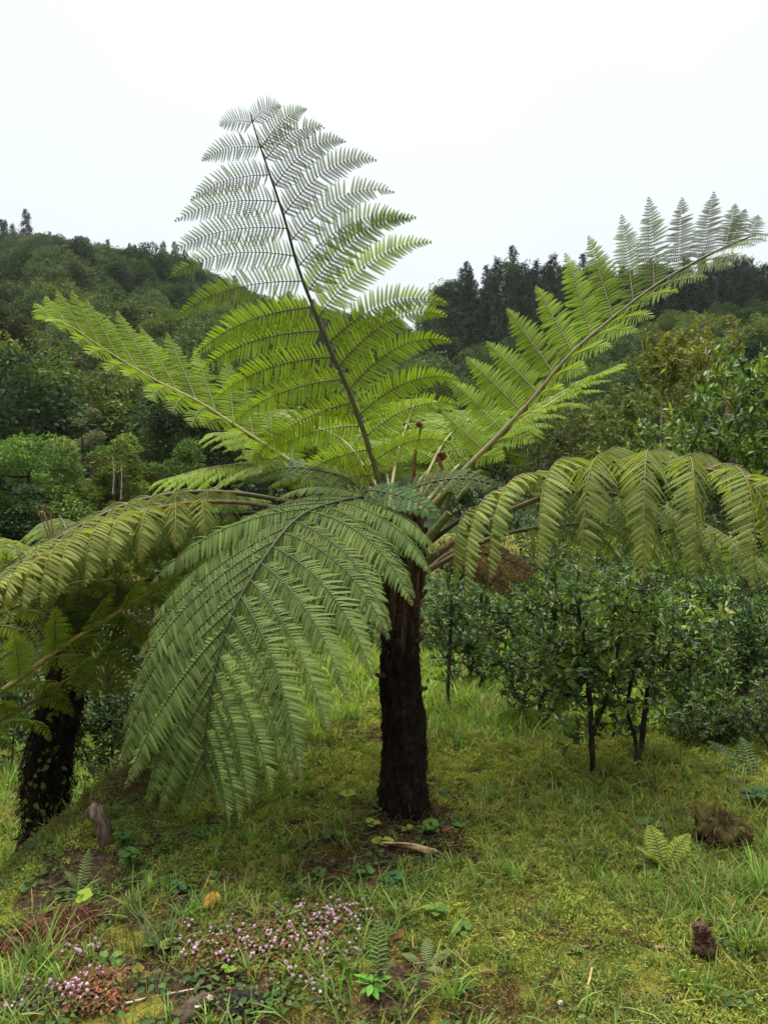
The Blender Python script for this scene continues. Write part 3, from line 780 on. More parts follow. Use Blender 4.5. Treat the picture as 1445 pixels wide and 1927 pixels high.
for i, (a, el, ln, sag, c, d) in enumerate((
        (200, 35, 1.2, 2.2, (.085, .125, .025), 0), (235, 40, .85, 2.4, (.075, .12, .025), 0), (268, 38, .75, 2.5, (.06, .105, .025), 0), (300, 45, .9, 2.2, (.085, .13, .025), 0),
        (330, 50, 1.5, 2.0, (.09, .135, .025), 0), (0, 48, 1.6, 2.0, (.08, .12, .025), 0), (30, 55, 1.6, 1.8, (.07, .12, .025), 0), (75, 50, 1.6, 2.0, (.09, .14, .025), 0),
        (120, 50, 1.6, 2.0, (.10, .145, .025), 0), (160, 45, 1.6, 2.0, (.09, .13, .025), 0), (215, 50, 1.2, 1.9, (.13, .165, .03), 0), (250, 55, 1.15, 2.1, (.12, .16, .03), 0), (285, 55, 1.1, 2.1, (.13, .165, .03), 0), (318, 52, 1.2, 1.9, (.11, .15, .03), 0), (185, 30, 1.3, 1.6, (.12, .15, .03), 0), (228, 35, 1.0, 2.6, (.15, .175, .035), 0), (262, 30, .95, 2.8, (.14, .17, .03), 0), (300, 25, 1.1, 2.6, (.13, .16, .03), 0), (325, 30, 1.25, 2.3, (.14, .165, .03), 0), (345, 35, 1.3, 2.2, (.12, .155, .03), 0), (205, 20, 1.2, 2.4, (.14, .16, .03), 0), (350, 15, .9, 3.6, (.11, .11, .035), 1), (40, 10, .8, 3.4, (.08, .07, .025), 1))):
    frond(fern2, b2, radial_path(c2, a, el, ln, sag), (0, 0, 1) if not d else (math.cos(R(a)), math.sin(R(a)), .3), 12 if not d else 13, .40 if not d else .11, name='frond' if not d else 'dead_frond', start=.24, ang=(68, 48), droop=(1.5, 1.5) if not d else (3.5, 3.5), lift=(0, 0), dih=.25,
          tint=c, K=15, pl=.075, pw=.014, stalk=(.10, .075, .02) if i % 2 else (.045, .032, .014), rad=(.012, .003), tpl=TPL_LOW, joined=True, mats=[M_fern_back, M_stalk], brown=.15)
# young fiddleheads standing on this fern
crosier(fern2, b2, P(150, 1150, 5.0), P(84, 966, 4.9), .006, .017, 1.7, (.17, .13, .06))
crosier(fern2, b2, P(140, 1160, 5.02), P(72, 956, 4.94), .005, .011, 1.5, (.16, .12, .06), side=-1)
crosier(fern2, b2, P(130, 1170, 5.02), P(94, 958, 4.96), .005, .014, 1.5, (.15, .10, .05))

b3 = P(-330, 1500, 3.9); b3[2] = tz(b3[0], b3[1])
fern3 = thing('tree_fern', b3, 'fern leaning in from the left edge, only its yellow-stalked fronds showing', 'tree fern')
mb = MB(); tube(mb, catmull([b3, b3 + np.array([.05, 0, .35])], 12), np.linspace(.12, .1, 12), 12, (.02, .014, .01), rough=.2, cap=True)
mb.build('trunk', M_trunk, fern3, b3)
q3 = tuple(b3 + np.array([.05, 0, .3]))
def from3(*pts): return np.concatenate([[q3], PP(*pts)])
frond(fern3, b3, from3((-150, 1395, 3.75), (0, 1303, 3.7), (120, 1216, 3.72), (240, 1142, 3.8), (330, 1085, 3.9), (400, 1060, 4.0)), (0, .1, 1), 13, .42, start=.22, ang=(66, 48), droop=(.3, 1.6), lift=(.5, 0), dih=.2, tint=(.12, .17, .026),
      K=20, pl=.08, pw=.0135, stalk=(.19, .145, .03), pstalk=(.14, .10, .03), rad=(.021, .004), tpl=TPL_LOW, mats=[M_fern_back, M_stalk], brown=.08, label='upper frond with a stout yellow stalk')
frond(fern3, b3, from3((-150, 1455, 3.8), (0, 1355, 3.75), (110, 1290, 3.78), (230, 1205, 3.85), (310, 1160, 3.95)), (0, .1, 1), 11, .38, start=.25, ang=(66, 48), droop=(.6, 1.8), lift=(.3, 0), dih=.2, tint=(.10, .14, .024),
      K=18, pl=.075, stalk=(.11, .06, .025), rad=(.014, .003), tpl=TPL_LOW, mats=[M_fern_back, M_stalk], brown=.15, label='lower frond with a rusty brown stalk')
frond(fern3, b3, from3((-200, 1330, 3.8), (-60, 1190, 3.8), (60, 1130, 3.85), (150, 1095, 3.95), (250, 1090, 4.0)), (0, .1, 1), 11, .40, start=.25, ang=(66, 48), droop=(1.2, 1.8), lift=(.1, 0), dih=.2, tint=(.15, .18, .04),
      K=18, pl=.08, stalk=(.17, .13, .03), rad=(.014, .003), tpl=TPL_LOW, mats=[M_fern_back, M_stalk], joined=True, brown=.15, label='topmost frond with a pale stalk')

# ------------------------------------------------------------------ shrubs and nearer trees
def woody(base, stems, crown_c, crown_r, n_tips, leaf, n_leaf, cols, seed, r0=.02, bark=(.05, .038, .026), tpl=BROAD, lw=.42, droopy=.1, shell=.55, gap=.0, updir=.5, twig=.6, colvar=.25, pieces=1):
    """returns (wood MB, leaf MB): stems grow to tips scattered through an uneven crown; leaves in rosettes at the tips"""
    g = np.random.default_rng(seed)
    base = np.asarray(base, float); crown_c = np.asarray(crown_c, float); cr = np.asarray(crown_r, float)
    tips = []
    while len(tips) < n_tips:
        d = unit(g.normal(size=3)); rad = g.random() ** shell
        q = d * rad
        lump = 1 + .30 * float(fbm((d * 1.7 + seed)[None], 3)[0])
        q = q * lump
        if gap and float(vnoise((q * 2.6 + seed * 1.3)[None])[0]) < gap - .6: continue
        p = crown_c + q * cr
        if p[2] < base[2] + .12: continue
        tips.append(p)
    tips = np.array(tips)
    nodes, par = [], []
    for st in stems:
        pth = catmull(st, 14)
        for i, q in enumerate(pth):
            nodes.append(q); par.append(-1 if i == 0 else len(nodes) - 2)
    order = np.argsort(np.linalg.norm(tips - nodes[-1], axis=1))
    chains = []
    NA = np.zeros((len(nodes) + n_tips * 5, 3)); NA[:len(nodes)] = nodes; nn = len(nodes)
    tipdir = np.zeros_like(tips)
    for k in order:
        tip = tips[k]
        dv = tip - NA[:nn]
        dist = np.linalg.norm(dv, axis=1)
        cost = dist * (1 + .9 * np.maximum(0, -dv[:, 2] / np.maximum(dist, 1e-6))) + (np.arange(nn) % 14 < 4) * (np.arange(nn) < 14 * len(stems)) * .5 * cr[2]
        b = int(np.argmin(cost)); a = NA[b].copy()
        mid = (a + tip) / 2 + g.normal(0, .06, 3) * dist[b] + np.array([0, 0, -.08 * dist[b]])
        pth = catmull([a, mid, tip], 5)
        prev = b; ch = [b]
        for q in pth[1:]:
            NA[nn] = q; par.append(prev); prev = nn; ch.append(nn); nn += 1
        chains.append(ch); tipdir[k] = unit(pth[-1] - pth[-2])
    cnt = np.zeros(nn); 
    for ch in chains: cnt[ch[-1]] += 1
    for i in range(nn - 1, -1, -1):
        if par[i] >= 0: cnt[par[i]] += cnt[i]
    rad = r0 * np.sqrt(np.maximum(cnt, .6) / max(cnt.max(), 1)) * twig + r0 * .05
    wood = MB()
    for s_i in range(len(stems)):
        ids = np.arange(s_i * 14, s_i * 14 + 14)
        tube(wood, NA[ids], np.maximum(rad[ids], r0 * .35) * (1 + .35 * np.exp(-np.arange(14) * 1.2)), 8, bark, rough=.12)
    for ch in chains:
        tube(wood, NA[ch], np.minimum(rad[ch], rad[ch[0]]), 4, bark)
    lv = MB()
    nl = n_leaf
    O, D, N, Lz, C = [], [], [], [], []
    cols = np.asarray(cols, float)
    for k in range(n_tips):
        td = unit(tipdir[k] + np.array([0, 0, updir * .5]))
        rd = unit(g.normal(size=(nl, 3)) + td * .9 + np.array([0, 0, -droopy]))
        back = g.random((nl, 1)) ** 1.5
        O.append(tips[k] - tipdir[k] * back * leaf * 2.6 + g.normal(0, leaf * .12, (nl, 3)))
        D.append(rd); N.append(unit(np.array([0, 0, 1.0]) + td * .3 + g.normal(0, .75, (nl, 3))))
        Lz.append(leaf * g.uniform(.6, 1.2, nl))
        c = cols[g.integers(0, len(cols))] * g.uniform(1 - colvar, 1 + colvar)
        C.append(c[None] * g.uniform(.8, 1.2, (nl, 1)))
    O, D, N, Lz, C = map(np.concatenate, (O, D, N, Lz, C))
    leaves(lv, O, D, N, Lz, Lz * lw, C, tpl)
    return wood, lv

def plant_woody(name, label, cat, base, stems, cc, cr, n_tips, leaf, n_leaf, cols, seed, group=None, mat=None, **kw):
    base = np.asarray(base, float)
    t = thing(name, base, label, cat, group)
    w, l = woody(base, stems, cc, cr, n_tips, leaf, n_leaf, cols, seed, **kw)
    w.build('trunk', M_bark, t, base)
    tag(l.build('foliage', mat or M_shrub, t, base), kind='stuff')
    return t

DG = [(.040, .082, .024), (.052, .100, .026), (.034, .070, .024), (.075, .125, .028), (.115, .165, .032)]
def gp(px, py, Y=None):
    q = G(px, py) if Y is None else P(px, py, Y)
    q[2] = tz(q[0], q[1]); return q

# sapling right behind the trunk
b = gp(845, 1352)
plant_woody('sapling', 'thin dark sapling just right of the fern trunk with dry leaves at its foot', 'sapling', b, [[b, P(843, 1300, b[1]), P(846, 1230, b[1]), P(850, 1120, b[1])]], P(838, 1165, b[1]), (.24, .22, .46), 110, .052, 9, DG, 5, r0=.022, tpl=BROAD, shell=.5)
mb = MB(); n = 60
leaves(mb, b[None] + np.concatenate([rng.normal(0, .03, (n, 2)), rng.uniform(.0, .10, (n, 1))], 1), unit(rdir(n) * np.array([1, 1, .3]) + DOWN * .8), rdir(n), rng.uniform(.06, .15, n), .012, np.array([.14, .085, .045]) * rng.uniform(.5, 1.3, (n, 1)))
tag(mb.build('dead_leaves', M_dead, bpy.data.objects['sapling'], b), kind='stuff')
# small tree with the pale leaves and two dark stems: two young trees side by side
b = gp(1116, 1462)
Y = b[1]
plant_woody('young_tree', 'young broad-leaved tree with blackened stem and a pale split, nearest on the right', 'tree', b, [[b, P(1113, 1400, Y), P(1110, 1330, Y), P(1100, 1220, Y + .05), P(1085, 1130, Y + .1)], [P(1113, 1385, Y), P(1150, 1290, Y), P(1165, 1200, Y), P(1180, 1120, Y)]],
            P(1090, 1228, Y + .08), (.64, .48, .60), 270, .066, 9, DG + [(.13, .175, .045), (.15, .18, .04), (.10, .14, .045), (.17, .19, .04)], 8, r0=.027, bark=(.022, .016, .012), shell=.65, lw=.46, gap=.44, colvar=.5)
b = gp(1198, 1448)
Y = b[1] + .15
plant_woody('young_tree', 'second young tree with leaning double black stem, just right of the pale-split one', 'tree', b, [[b, P(1195, 1390, Y), P(1180, 1330, Y), P(1200, 1220, Y)], [b + np.array([.03, .02, 0]), P(1207, 1400, Y + .03), P(1215, 1320, Y + .05), P(1230, 1230, Y + .1)]],
            P(1220, 1222, Y + .12), (.50, .42, .56), 250, .060, 9, DG + [(.12, .16, .04), (.14, .17, .04)], 9, r0=.027, bark=(.022, .016, .012), shell=.65, lw=.44, gap=.44, colvar=.5)
# bushes
GB = 'glossy bushes at the back of the lawn'
bush_spots = [   # px, py foot, Y, half width px, top py, tips, label, colours
    (945, 1310, 7.2, 78, 1080, 230, 'dense dark glossy bush between sapling and young trees', DG, .060),
    (1040, 1320, 8.0, 105, 1045, 240, 'dark glossy bush behind the nearest young tree', DG, .065),
    (1330, 1330, 6.6, 130, 1040, 330, 'dark bush behind the hanging frond near the right edge', DG, .065),
    (1480, 1340, 6.4, 120, 1050, 260, 'dark bush cut by the right edge of the view', DG, .065),
    (1210, 1300, 8.0, 120, 1030, 260, 'dark bush behind the double-stemmed young tree', DG, .065),
    (1345, 1462, 5.3, 120, 1300, 240, 'low loose yellowish shrub on the right with thin bare twigs', [(.075, .115, .030), (.055, .095, .03), (.10, .13, .03), (.04, .08, .03)], .055),
    (1470, 1490, 5.0, 80, 1270, 160, 'thin twiggy shrub at the right edge beside the low yellowish one', [(.05, .085, .03), (.07, .09, .04)], .05),
    (840, 1290, 9.0, 95, 1080, 200, 'bush behind the sapling in the gap right of the trunk', [(.05, .09, .03), (.035, .07, .03)], .07),
    (640, 1270, 10.5, 120, 1060, 220, 'bush behind the drooping frond left of the trunk', [(.05, .09, .025), (.04, .08, .03)], .08),
    (450, 1290, 9.5, 150, 1040, 260, 'bush filling the dark gap between both fern crowns', [(.035, .07, .02), (.045, .085, .022)], .08),
    (270, 1340, 8.0, 130, 1080, 240, 'bush behind the black creeper-covered trunk', [(.03, .06, .02), (.04, .075, .022)], .07),
    (880, 1330, 6.6, 70, 1120, 200, 'low dark bush joining the sapling and the dense glossy bush', DG, .05),
    (1010, 1395, 5.6, 90, 1150, 240, 'dark bush reaching low on the left of the pale-split young tree', DG, .055),
    (1290, 1390, 5.7, 90, 1110, 240, 'dark bush filling the space right of the double-stemmed young tree', DG, .055),
    (1400, 1380, 5.9, 90, 1080, 240, 'mid-green bush above the low yellowish shrub', [(.05, .095, .026), (.07, .12, .028), (.04, .08, .026)], .055),
    (205, 1440, 6.1, 90, 1230, 200, 'low dark bush behind the broken stump', [(.03, .06, .02), (.045, .08, .022)], .06),
    (330, 1400, 6.6, 90, 1180, 220, 'low dark bush behind the tips of the drooping frond', [(.035, .07, .02), (.05, .085, .022)], .06),
    (20, 1420, 7.4, 100, 1200, 220, 'dark bush at the left edge behind the creeper-covered trunk', [(.025, .05, .02), (.035, .065, .022)], .06),
    (1000, 1230, 12.0, 110, 985, 260, 'lighter bush farther back between the fern stalks and the laurel', [(.065, .11, .03), (.05, .09, .03)], .09),
    (1170, 1230, 12.5, 120, 970, 260, 'bush farther back behind the hanging frond', [(.035, .07, .025), (.05, .09, .026)], .09),
    (1330, 1230, 11.0, 120, 960, 260, 'bush farther back under the laurel', [(.03, .065, .022), (.045, .085, .024)], .09),
    (860, 1240, 13.0, 90, 1000, 200, 'bush farther back in the gap right of the trunk top', [(.04, .075, .022), (.055, .09, .024)], .09),
    (560, 1230, 14.0, 140, 970, 240, 'bush farther back behind the left stalks', [(.04, .075, .022), (.055, .09, .024)], .10),
    (700, 1180, 16.5, 130, 905, 260, 'far bush behind the trunk top, beyond the lawn', [(.03, .06, .02), (.04, .075, .022)], .12),
    (930, 1180, 17.0, 130, 900, 260, 'far bush beyond the lawn under the right rising frond', [(.03, .06, .02), (.045, .075, .022)], .12),
    (1120, 1180, 16.0, 130, 895, 260, 'far bush beyond the lawn behind the arching frond', [(.035, .065, .02), (.05, .085, .022)], .12),
    (480, 1180, 17.0, 130, 905, 240, 'far bush behind the left arching fronds', [(.035, .065, .02), (.05, .085, .022)], .12),
    (300, 1180, 16.0, 120, 930, 240, 'far bush left of the one behind the left arching fronds', [(.035, .065, .02), (.05, .085, .022)], .12),
    (-20, 1380, 8.6, 150, 1100, 240, 'dark bush at the left edge beyond the low lawn', [(.025, .05, .02), (.03, .06, .022)], .07),
]
for i, (px, py, Y, hw, top, nt_, lab, cs, lf) in enumerate(bush_spots):
    b = P(px, py, Y); b[2] = tz(b[0], b[1])
    ztop = P(px, top, Y)[2]; w = hw / FPX * Y
    hz = max(.25, (ztop - b[2]) * .52); cz = ztop - hz * .95
    cc = np.array([b[0], Y, cz])
    stems = [[b + np.array([o * .5, o * .2, 0]), b + np.array([o * 1.2, o * .4, (cz - b[2]) * .5]), cc + np.array([o * 2.6, o, hz * .3])] for o in (-.12, .02, .13)]
    plant_woody('bush', lab, 'bush', b, stems, cc, (w, w * .7, hz), int(nt_ * 1.5), lf * .78, 11, cs, 60 + i, r0=.022, shell=.6, gap=.48, colvar=.5)
# taller trees on the right: laurel with big leaves, russet tree behind, olive trees
def tree_at(name, label, px, Y, top, hw, ntip, leaf, nleaf, cs, seed, squash=.6, **kw):
    x = (px - 722.5) / FPX * Y
    b = np.array([x, Y, tz(x, Y)])
    ztop = P(px, top, Y)[2]; w = hw / FPX * Y
    H = ztop - b[2]
    hz = min(H * .46, w * squash * 1.6); cz = ztop - hz
    cc = np.array([x, Y, cz])
    g = np.random.default_rng(seed)
    o = lambda s: np.array([*g.normal(0, w * s, 2), 0])
    stems = [[b, b + np.array([0, 0, H * .3]) + o(.05), cc + o(.12), cc + np.array([0, 0, hz * .5]) + o(.2)], [b + np.array([0, 0, H * .3]), (b + cc) / 2 + o(.2), cc + o(.4)]]
    return plant_woody(name, label, 'tree', b, stems, cc, (w, w * .8, hz), ntip, leaf, nleaf, cs, seed, r0=H * .018, **kw)
LAU = [(.075, .135, .026), (.10, .16, .026), (.058, .11, .03), (.14, .20, .026), (.045, .085, .03)]
tree_at('laurel_tree', 'laurel-like tree with big shiny bright green leaves on the right', 1400, 12.0, 640, 165, 480, .135, 13, LAU, 21, mat=M_shrub, shell=.4, gap=.22, squash=.8, colvar=.25)
tree_at('laurel_tree', 'lower laurel-like tree left of the big shiny-leaved one', 1260, 13.5, 770, 95, 280, .13, 12, LAU, 22, mat=M_shrub, shell=.4, gap=.2, squash=.85)
tree_at('laurel_tree', 'laurel-like tree cut by the right edge of the view', 1560, 13.0, 600, 160, 300, .14, 12, LAU, 23, mat=M_shrub, shell=.4, gap=.2, squash=.85)
RUS = [(.18, .21, .028), (.21, .22, .030), (.13, .17, .028), (.17, .17, .026)]
tree_at('russet_tree', 'tree with yellow-brown leaves and bare grey boughs above the laurel', 1325, 24.0, 572, 95, 230, .24, 10, RUS, 25, mat=M_crown, bark=(.16, .12, .09), tpl=DIAM, gap=.45, shell=.5, squash=.8)
tree_at('russet_tree', 'smaller yellow-brown tree left of and below the bare-boughed one', 1245, 25.0, 600, 55, 110, .24, 10, RUS, 26, mat=M_crown, bark=(.14, .11, .08), tpl=DIAM, gap=.4, shell=.5, squash=.8)
OLV = [(.072, .095, .026), (.088, .108, .026), (.060, .082, .024), (.105, .125, .030)]
tree_at('olive_green_tree', 'brownish olive-green round tree under the right rising frond', 1060, 34.0, 735, 120, 420, .30, 16, OLV, 27, mat=M_crown, tpl=DIAM, shell=.3, squash=.8)
tree_at('olive_green_tree', 'olive-green tree between the round brownish tree and the laurel', 1190, 29.0, 720, 85, 360, .26, 16, [(.11, .14, .034), (.085, .12, .032)], 28, mat=M_crown, tpl=DIAM, shell=.35, squash=.9)
tree_at('olive_green_tree', 'dark tree seen in the gap right of the upright frond', 890, 38.0, 700, 100, 380, .32, 16, [(.03, .042, .018), (.038, .05, .02)], 29, mat=M_crown, tpl=DIAM, shell=.35, squash=.9)

# crowns built of leafy pads: the layered trees on the left, and the forest prototypes
def pad_crown(seed, w, h, nc, nl, leaf, cs, pad=(.22, .10), top=.55, conical=0.0, cvar=.2, shell=.25):
    g = np.random.default_rng(seed)
    mb = MB()
    cs = np.asarray(cs, float)
    d = unit(g.normal(size=(nc * 3, 3))); d = d[d[:, 2] > -.35][:nc]; nc = len(d)
    rad = g.random(nc) ** shell
    lump = 1 + .28 * fbm(d * 1.6 + seed * 3.1, 3)
    q = d * (rad * lump)[:, None]
    if conical:
        z = (q[:, 2] + .4) / 1.4
        q[:, :2] *= (1.15 - conical * np.clip(z, 0, 1))[:, None]
    c = np.stack([q[:, 0] * w, q[:, 1] * w, h * (top + q[:, 2] * (1 - top))], 1)
    pr = w * pad[0] * g.uniform(.7, 1.35, nc); ph = w * pad[1] * g.uniform(.7, 1.3, nc)
    n = nc * nl
    e = unit(g.normal(size=(n, 3)) + np.array([0, 0, .55]))
    k = np.repeat(np.arange(nc), nl)
    rr = g.uniform(.75, 1.08, (n, 1))
    out = unit(d * np.array([1, 1, .3]))[k]
    O = c[k] + e * rr * np.stack([pr[k], pr[k], ph[k]], 1) - np.array([0, 0, 1]) * (np.maximum(0, np.linalg.norm(e[:, :2], axis=1) - .3) * ph[k] * .8)[:, None]
    D = unit(e * np.array([1, 1, .2]) + g.normal(0, .5, (n, 3)) + out * .4)
    Nn = unit(e + np.array([0, 0, .6]) + g.normal(0, .4, (n, 3)))
    cc = (cs[g.integers(0, len(cs), nc)] * g.uniform(1 - cvar, 1 + cvar, (nc, 1)))[k] * g.uniform(.75, 1.25, (n, 1))
    leaves(mb, O, D, Nn, leaf * g.uniform(.6, 1.3, n), leaf * g.uniform(.4, .8, n), cc, DIAM)
    return mb

def conifer_crown(seed, w, h, tiers, nb, nl, leaf, cs):
    g = np.random.default_rng(seed)
    mb = MB(); cs = np.asarray(cs, float)
    O, D, N, C = [], [], [], []
    for t in range(tiers):
        f = t / tiers
        z = h * (.12 + .88 * f); rw = w * (1 - f) ** .75 * g.uniform(.8, 1.15) + .04 * w
        for b in range(max(3, int(nb * (1 - f * .6)))):
            a = g.uniform(0, 2 * np.pi); rl = rw * g.uniform(.6, 1.15)
            s = g.random(nl) ** .6
            dirv = np.array([math.cos(a), math.sin(a), 0])
            p = dirv[None] * (s * rl)[:, None] + np.stack([0 * s, 0 * s, z - .25 * rl * s ** 1.5 + .12 * rl], 1) + g.normal(0, leaf * .35, (nl, 3))
            O.append(p); D.append(unit(dirv[None] + g.normal(0, .6, (nl, 3)) + np.array([0, 0, -.2]))); N.append(unit(np.array([0, 0, 1]) + g.normal(0, .5, (nl, 3))))
            C.append(cs[g.integers(0, len(cs))][None] * g.uniform(.7, 1.3, (nl, 1)))
    O, D, N, C = map(np.concatenate, (O, D, N, C))
    leaves(mb, O, D, N, leaf * g.uniform(.6, 1.3, len(O)), leaf * .5, C, DIAM)
    return mb

def trunk_mb(h, r, bend=.0, col=(.035, .027, .02), boughs=0, w=0, seed=0):
    g = np.random.default_rng(seed)
    mb = MB()
    tube(mb, catmull([[0, 0, -.5], [bend * .3, 0, h * .35], [bend, bend * .5, h * .9]], 10), np.linspace(r, r * .25, 10), 7, col)
    for i in range(boughs):
        a = g.uniform(0, 6.28); z = h * g.uniform(.35, .75)
        e = np.array([math.cos(a) * w * .7, math.sin(a) * w * .7, z + w * .35])
        tube(mb, catmull([[bend * z / h, 0, z], (np.array([0, 0, z]) + e) / 2 + np.array([0, 0, -.05 * h]), e], 6), np.linspace(r * .4, r * .08, 6), 5, col)
    return mb

PADG = [(.068, .115, .026), (.082, .130, .028), (.056, .10, .026)]
def pad_tree(name, label, px, Y, top, hw, seed, cs, nc=150, nl=110, leaf=.16, pad=(.24, .11), tf=.5, shell=.12, cvar=.34):
    x = (px - 722.5) / FPX * Y
    b = np.array([x, Y, tz(x, Y)])
    h = P(px, top, Y)[2] - b[2]; w = hw / FPX * Y
    t = thing(name, b, label, 'tree')
    trunk_mb(h, h * .02, seed=seed, boughs=7, w=w).build('trunk', M_bark, t)
    tag(pad_crown(seed, w, h, nc, nl, leaf, cs, pad=pad, top=tf, shell=shell, cvar=cvar).build('crown', M_crown, t), kind='stuff')
    return t
pad_tree('layered_tree', 'large layered bright green tree at the left edge with rounded leafy pads', 55, 27, 795, 125, 31, PADG, 95, 330, .14, (.27, .10))
pad_tree('layered_tree', 'dark lower layered tree at the left edge, under the large pad-crowned one', -10, 22, 905, 100, 32, [(.035, .065, .024), (.045, .08, .026)], 75, 260, .14, (.28, .10))
pad_tree('layered_tree', 'rounded green tree just left of the fern stalk base', 330, 31, 818, 62, 33, PADG, 60, 240, .15, (.28, .11))
pad_tree('layered_tree', 'layered tree with small crown between the pad-crowned tree and the yellow-green one', 205, 36, 822, 50, 34, [(.05, .09, .03), (.06, .105, .03)], 55, 220, .16, (.28, .10))
pad_tree('yellow_green_tree', 'yellow-green rounded tree with a bare white stem in front', 222, 27, 845, 62, 35, [(.105, .135, .026), (.085, .12, .026)], 110, 120, .14)
pad_tree('yellow_green_tree', 'small bright yellow-green tree crown beside the white-stemmed one', 285, 30, 862, 30, 36, [(.11, .15, .025), (.09, .13, .025)], 60, 110, .14)
pad_tree('grey_green_tree', 'grey-green tree with flowering tips behind the layered trees', 155, 42, 790, 52, 37, [(.085, .090, .045), (.07, .08, .035), (.10, .095, .055)], 110, 110, .2)
pad_tree('grey_green_tree', 'tall dark tree with cascading twigs behind the left stalk', 360, 40, 700, 95, 38, [(.022, .036, .014), (.030, .046, .016), (.018, .028, .012)], 170, 110, .24, (.2, .14))
pad_tree('grey_green_tree', 'pale olive tree with drooping crown on the lower left slope', 85, 62, 650, 70, 39, [(.060, .068, .032), (.075, .080, .040), (.05, .06, .03)], 170, 110, .3, (.18, .16))
pad_tree('grey_green_tree', 'brownish olive tree right of the pale drooping one', 220, 70, 690, 80, 40, [(.050, .055, .030), (.042, .05, .026)], 170, 110, .34, (.18, .14))
pad_tree('grey_green_tree', 'pale grey-green tree at the left edge above the layered tree', 15, 60, 590, 60, 41, [(.055, .065, .036), (.07, .078, .045)], 150, 110, .3, (.18, .15))
# two bare white stems among them
for px, py0, py1, lab in ((213, 905, 858, 'short bare whitish stem before the yellow-green tree'), (228, 915, 865, 'second bare whitish stem, right of the short one')):
    a, b = P(px, py0 + 25, 24), P(px, py1, 24)
    mb = MB(); tube(mb, catmull([a, (a + b) / 2 + np.array([.03, 0, 0]), b], 8), np.linspace(.028, .012, 8), 6, (.20, .18, .14), cap=True)
    o = mb.build('bare_stem', M_bark); tag(o, lab, 'dead stem')

# ------------------------------------------------------------------ forest on the hillsides
protos = {}
def proto(kind, crown, h, r, mat=M_crown, w=2):
    t = trunk_mb(h, r, boughs=4 if kind[0] != 'c' else 0, w=w, seed=len(protos))
    tm, cm = t.mesh('trunk', M_bark), crown.mesh('crown', mat)
    both = MB()
    for src, mi in ((t, 1), (crown, 0)):
        base_n = both.n
        both.v += src.v; both.c += src.c
        both.f3 += [f + base_n for f in src.f3]; both.f4 += [f + base_n for f in src.f4]
        both.m3 += [np.full(len(f), mi, np.int32) for f in src.f3]; both.m4 += [np.full(len(f), mi, np.int32) for f in src.f4]
        both.n += src.n
    protos[kind] = (tm, cm, both.mesh('tree', [mat, M_bark]))
# all prototypes are about 9 m tall
FD = [(.030, .055, .022), (.040, .068, .025), (.025, .047, .020)]
proto('b0', pad_crown(51, 3.3, 9, 120, 46, .42, FD, pad=(.26, .14), top=.5), 9, .2, w=3)
proto('b1', pad_crown(52, 3.0, 9, 110, 46, .42, FD, pad=(.24, .15), top=.45), 9, .2, w=3)
proto('g0', pad_crown(53, 3.2, 9, 120, 46, .40, [(.056, .084, .036), (.046, .072, .030), (.070, .096, .042)], pad=(.24, .14), top=.5), 9, .2, w=3)
proto('g1', pad_crown(54, 3.4, 9, 120, 46, .40, [(.062, .096, .026), (.076, .110, .028), (.088, .118, .030)], pad=(.26, .12), top=.5), 9, .2, w=3)
proto('c0', conifer_crown(55, 2.1, 11, 20, 11, 14, .5, [(.015, .026, .016), (.020, .031, .018)]), 11, .2)
proto('c1', conifer_crown(56, 2.5, 10, 17, 11, 15, .55, [(.013, .022, .015), (.018, .028, .016)]), 10, .2)
def hill_of(px): return 0 if px < 815 else 1
pts = []
g = np.random.default_rng(77)
def cand(n, px0, px1, y0, y1):
    px = g.uniform(px0, px1, n); Y = np.sqrt(g.uniform(y0 ** 2, y1 ** 2, n)); return px, Y
pxL, YLs = cand(2300, -280, 830, 44, 306)
pxR, YRs = cand(900, 800, 1720, 44, 196)
allp = [(p, y, 0) for p, y in zip(pxL, YLs)] + [(p, y, 1) for p, y in zip(pxR, YRs)]
# thin by minimum distance
cell = {}
keepers = []
for p, y, hl in allp:
    x = (p - 722.5) / FPX * y
    md = 4.6 if hl == 0 else 3.6
    key = (int(x // md), int(y // md))
    if any(((x - a) ** 2 + (y - b_) ** 2) < md * md for dx in (-1, 0, 1) for dy in (-1, 0, 1) for a, b_ in cell.get((key[0] + dx, key[1] + dy), [])):
        continue
    cell.setdefault(key, []).append((x, y)); keepers.append((p, x, y, hl))
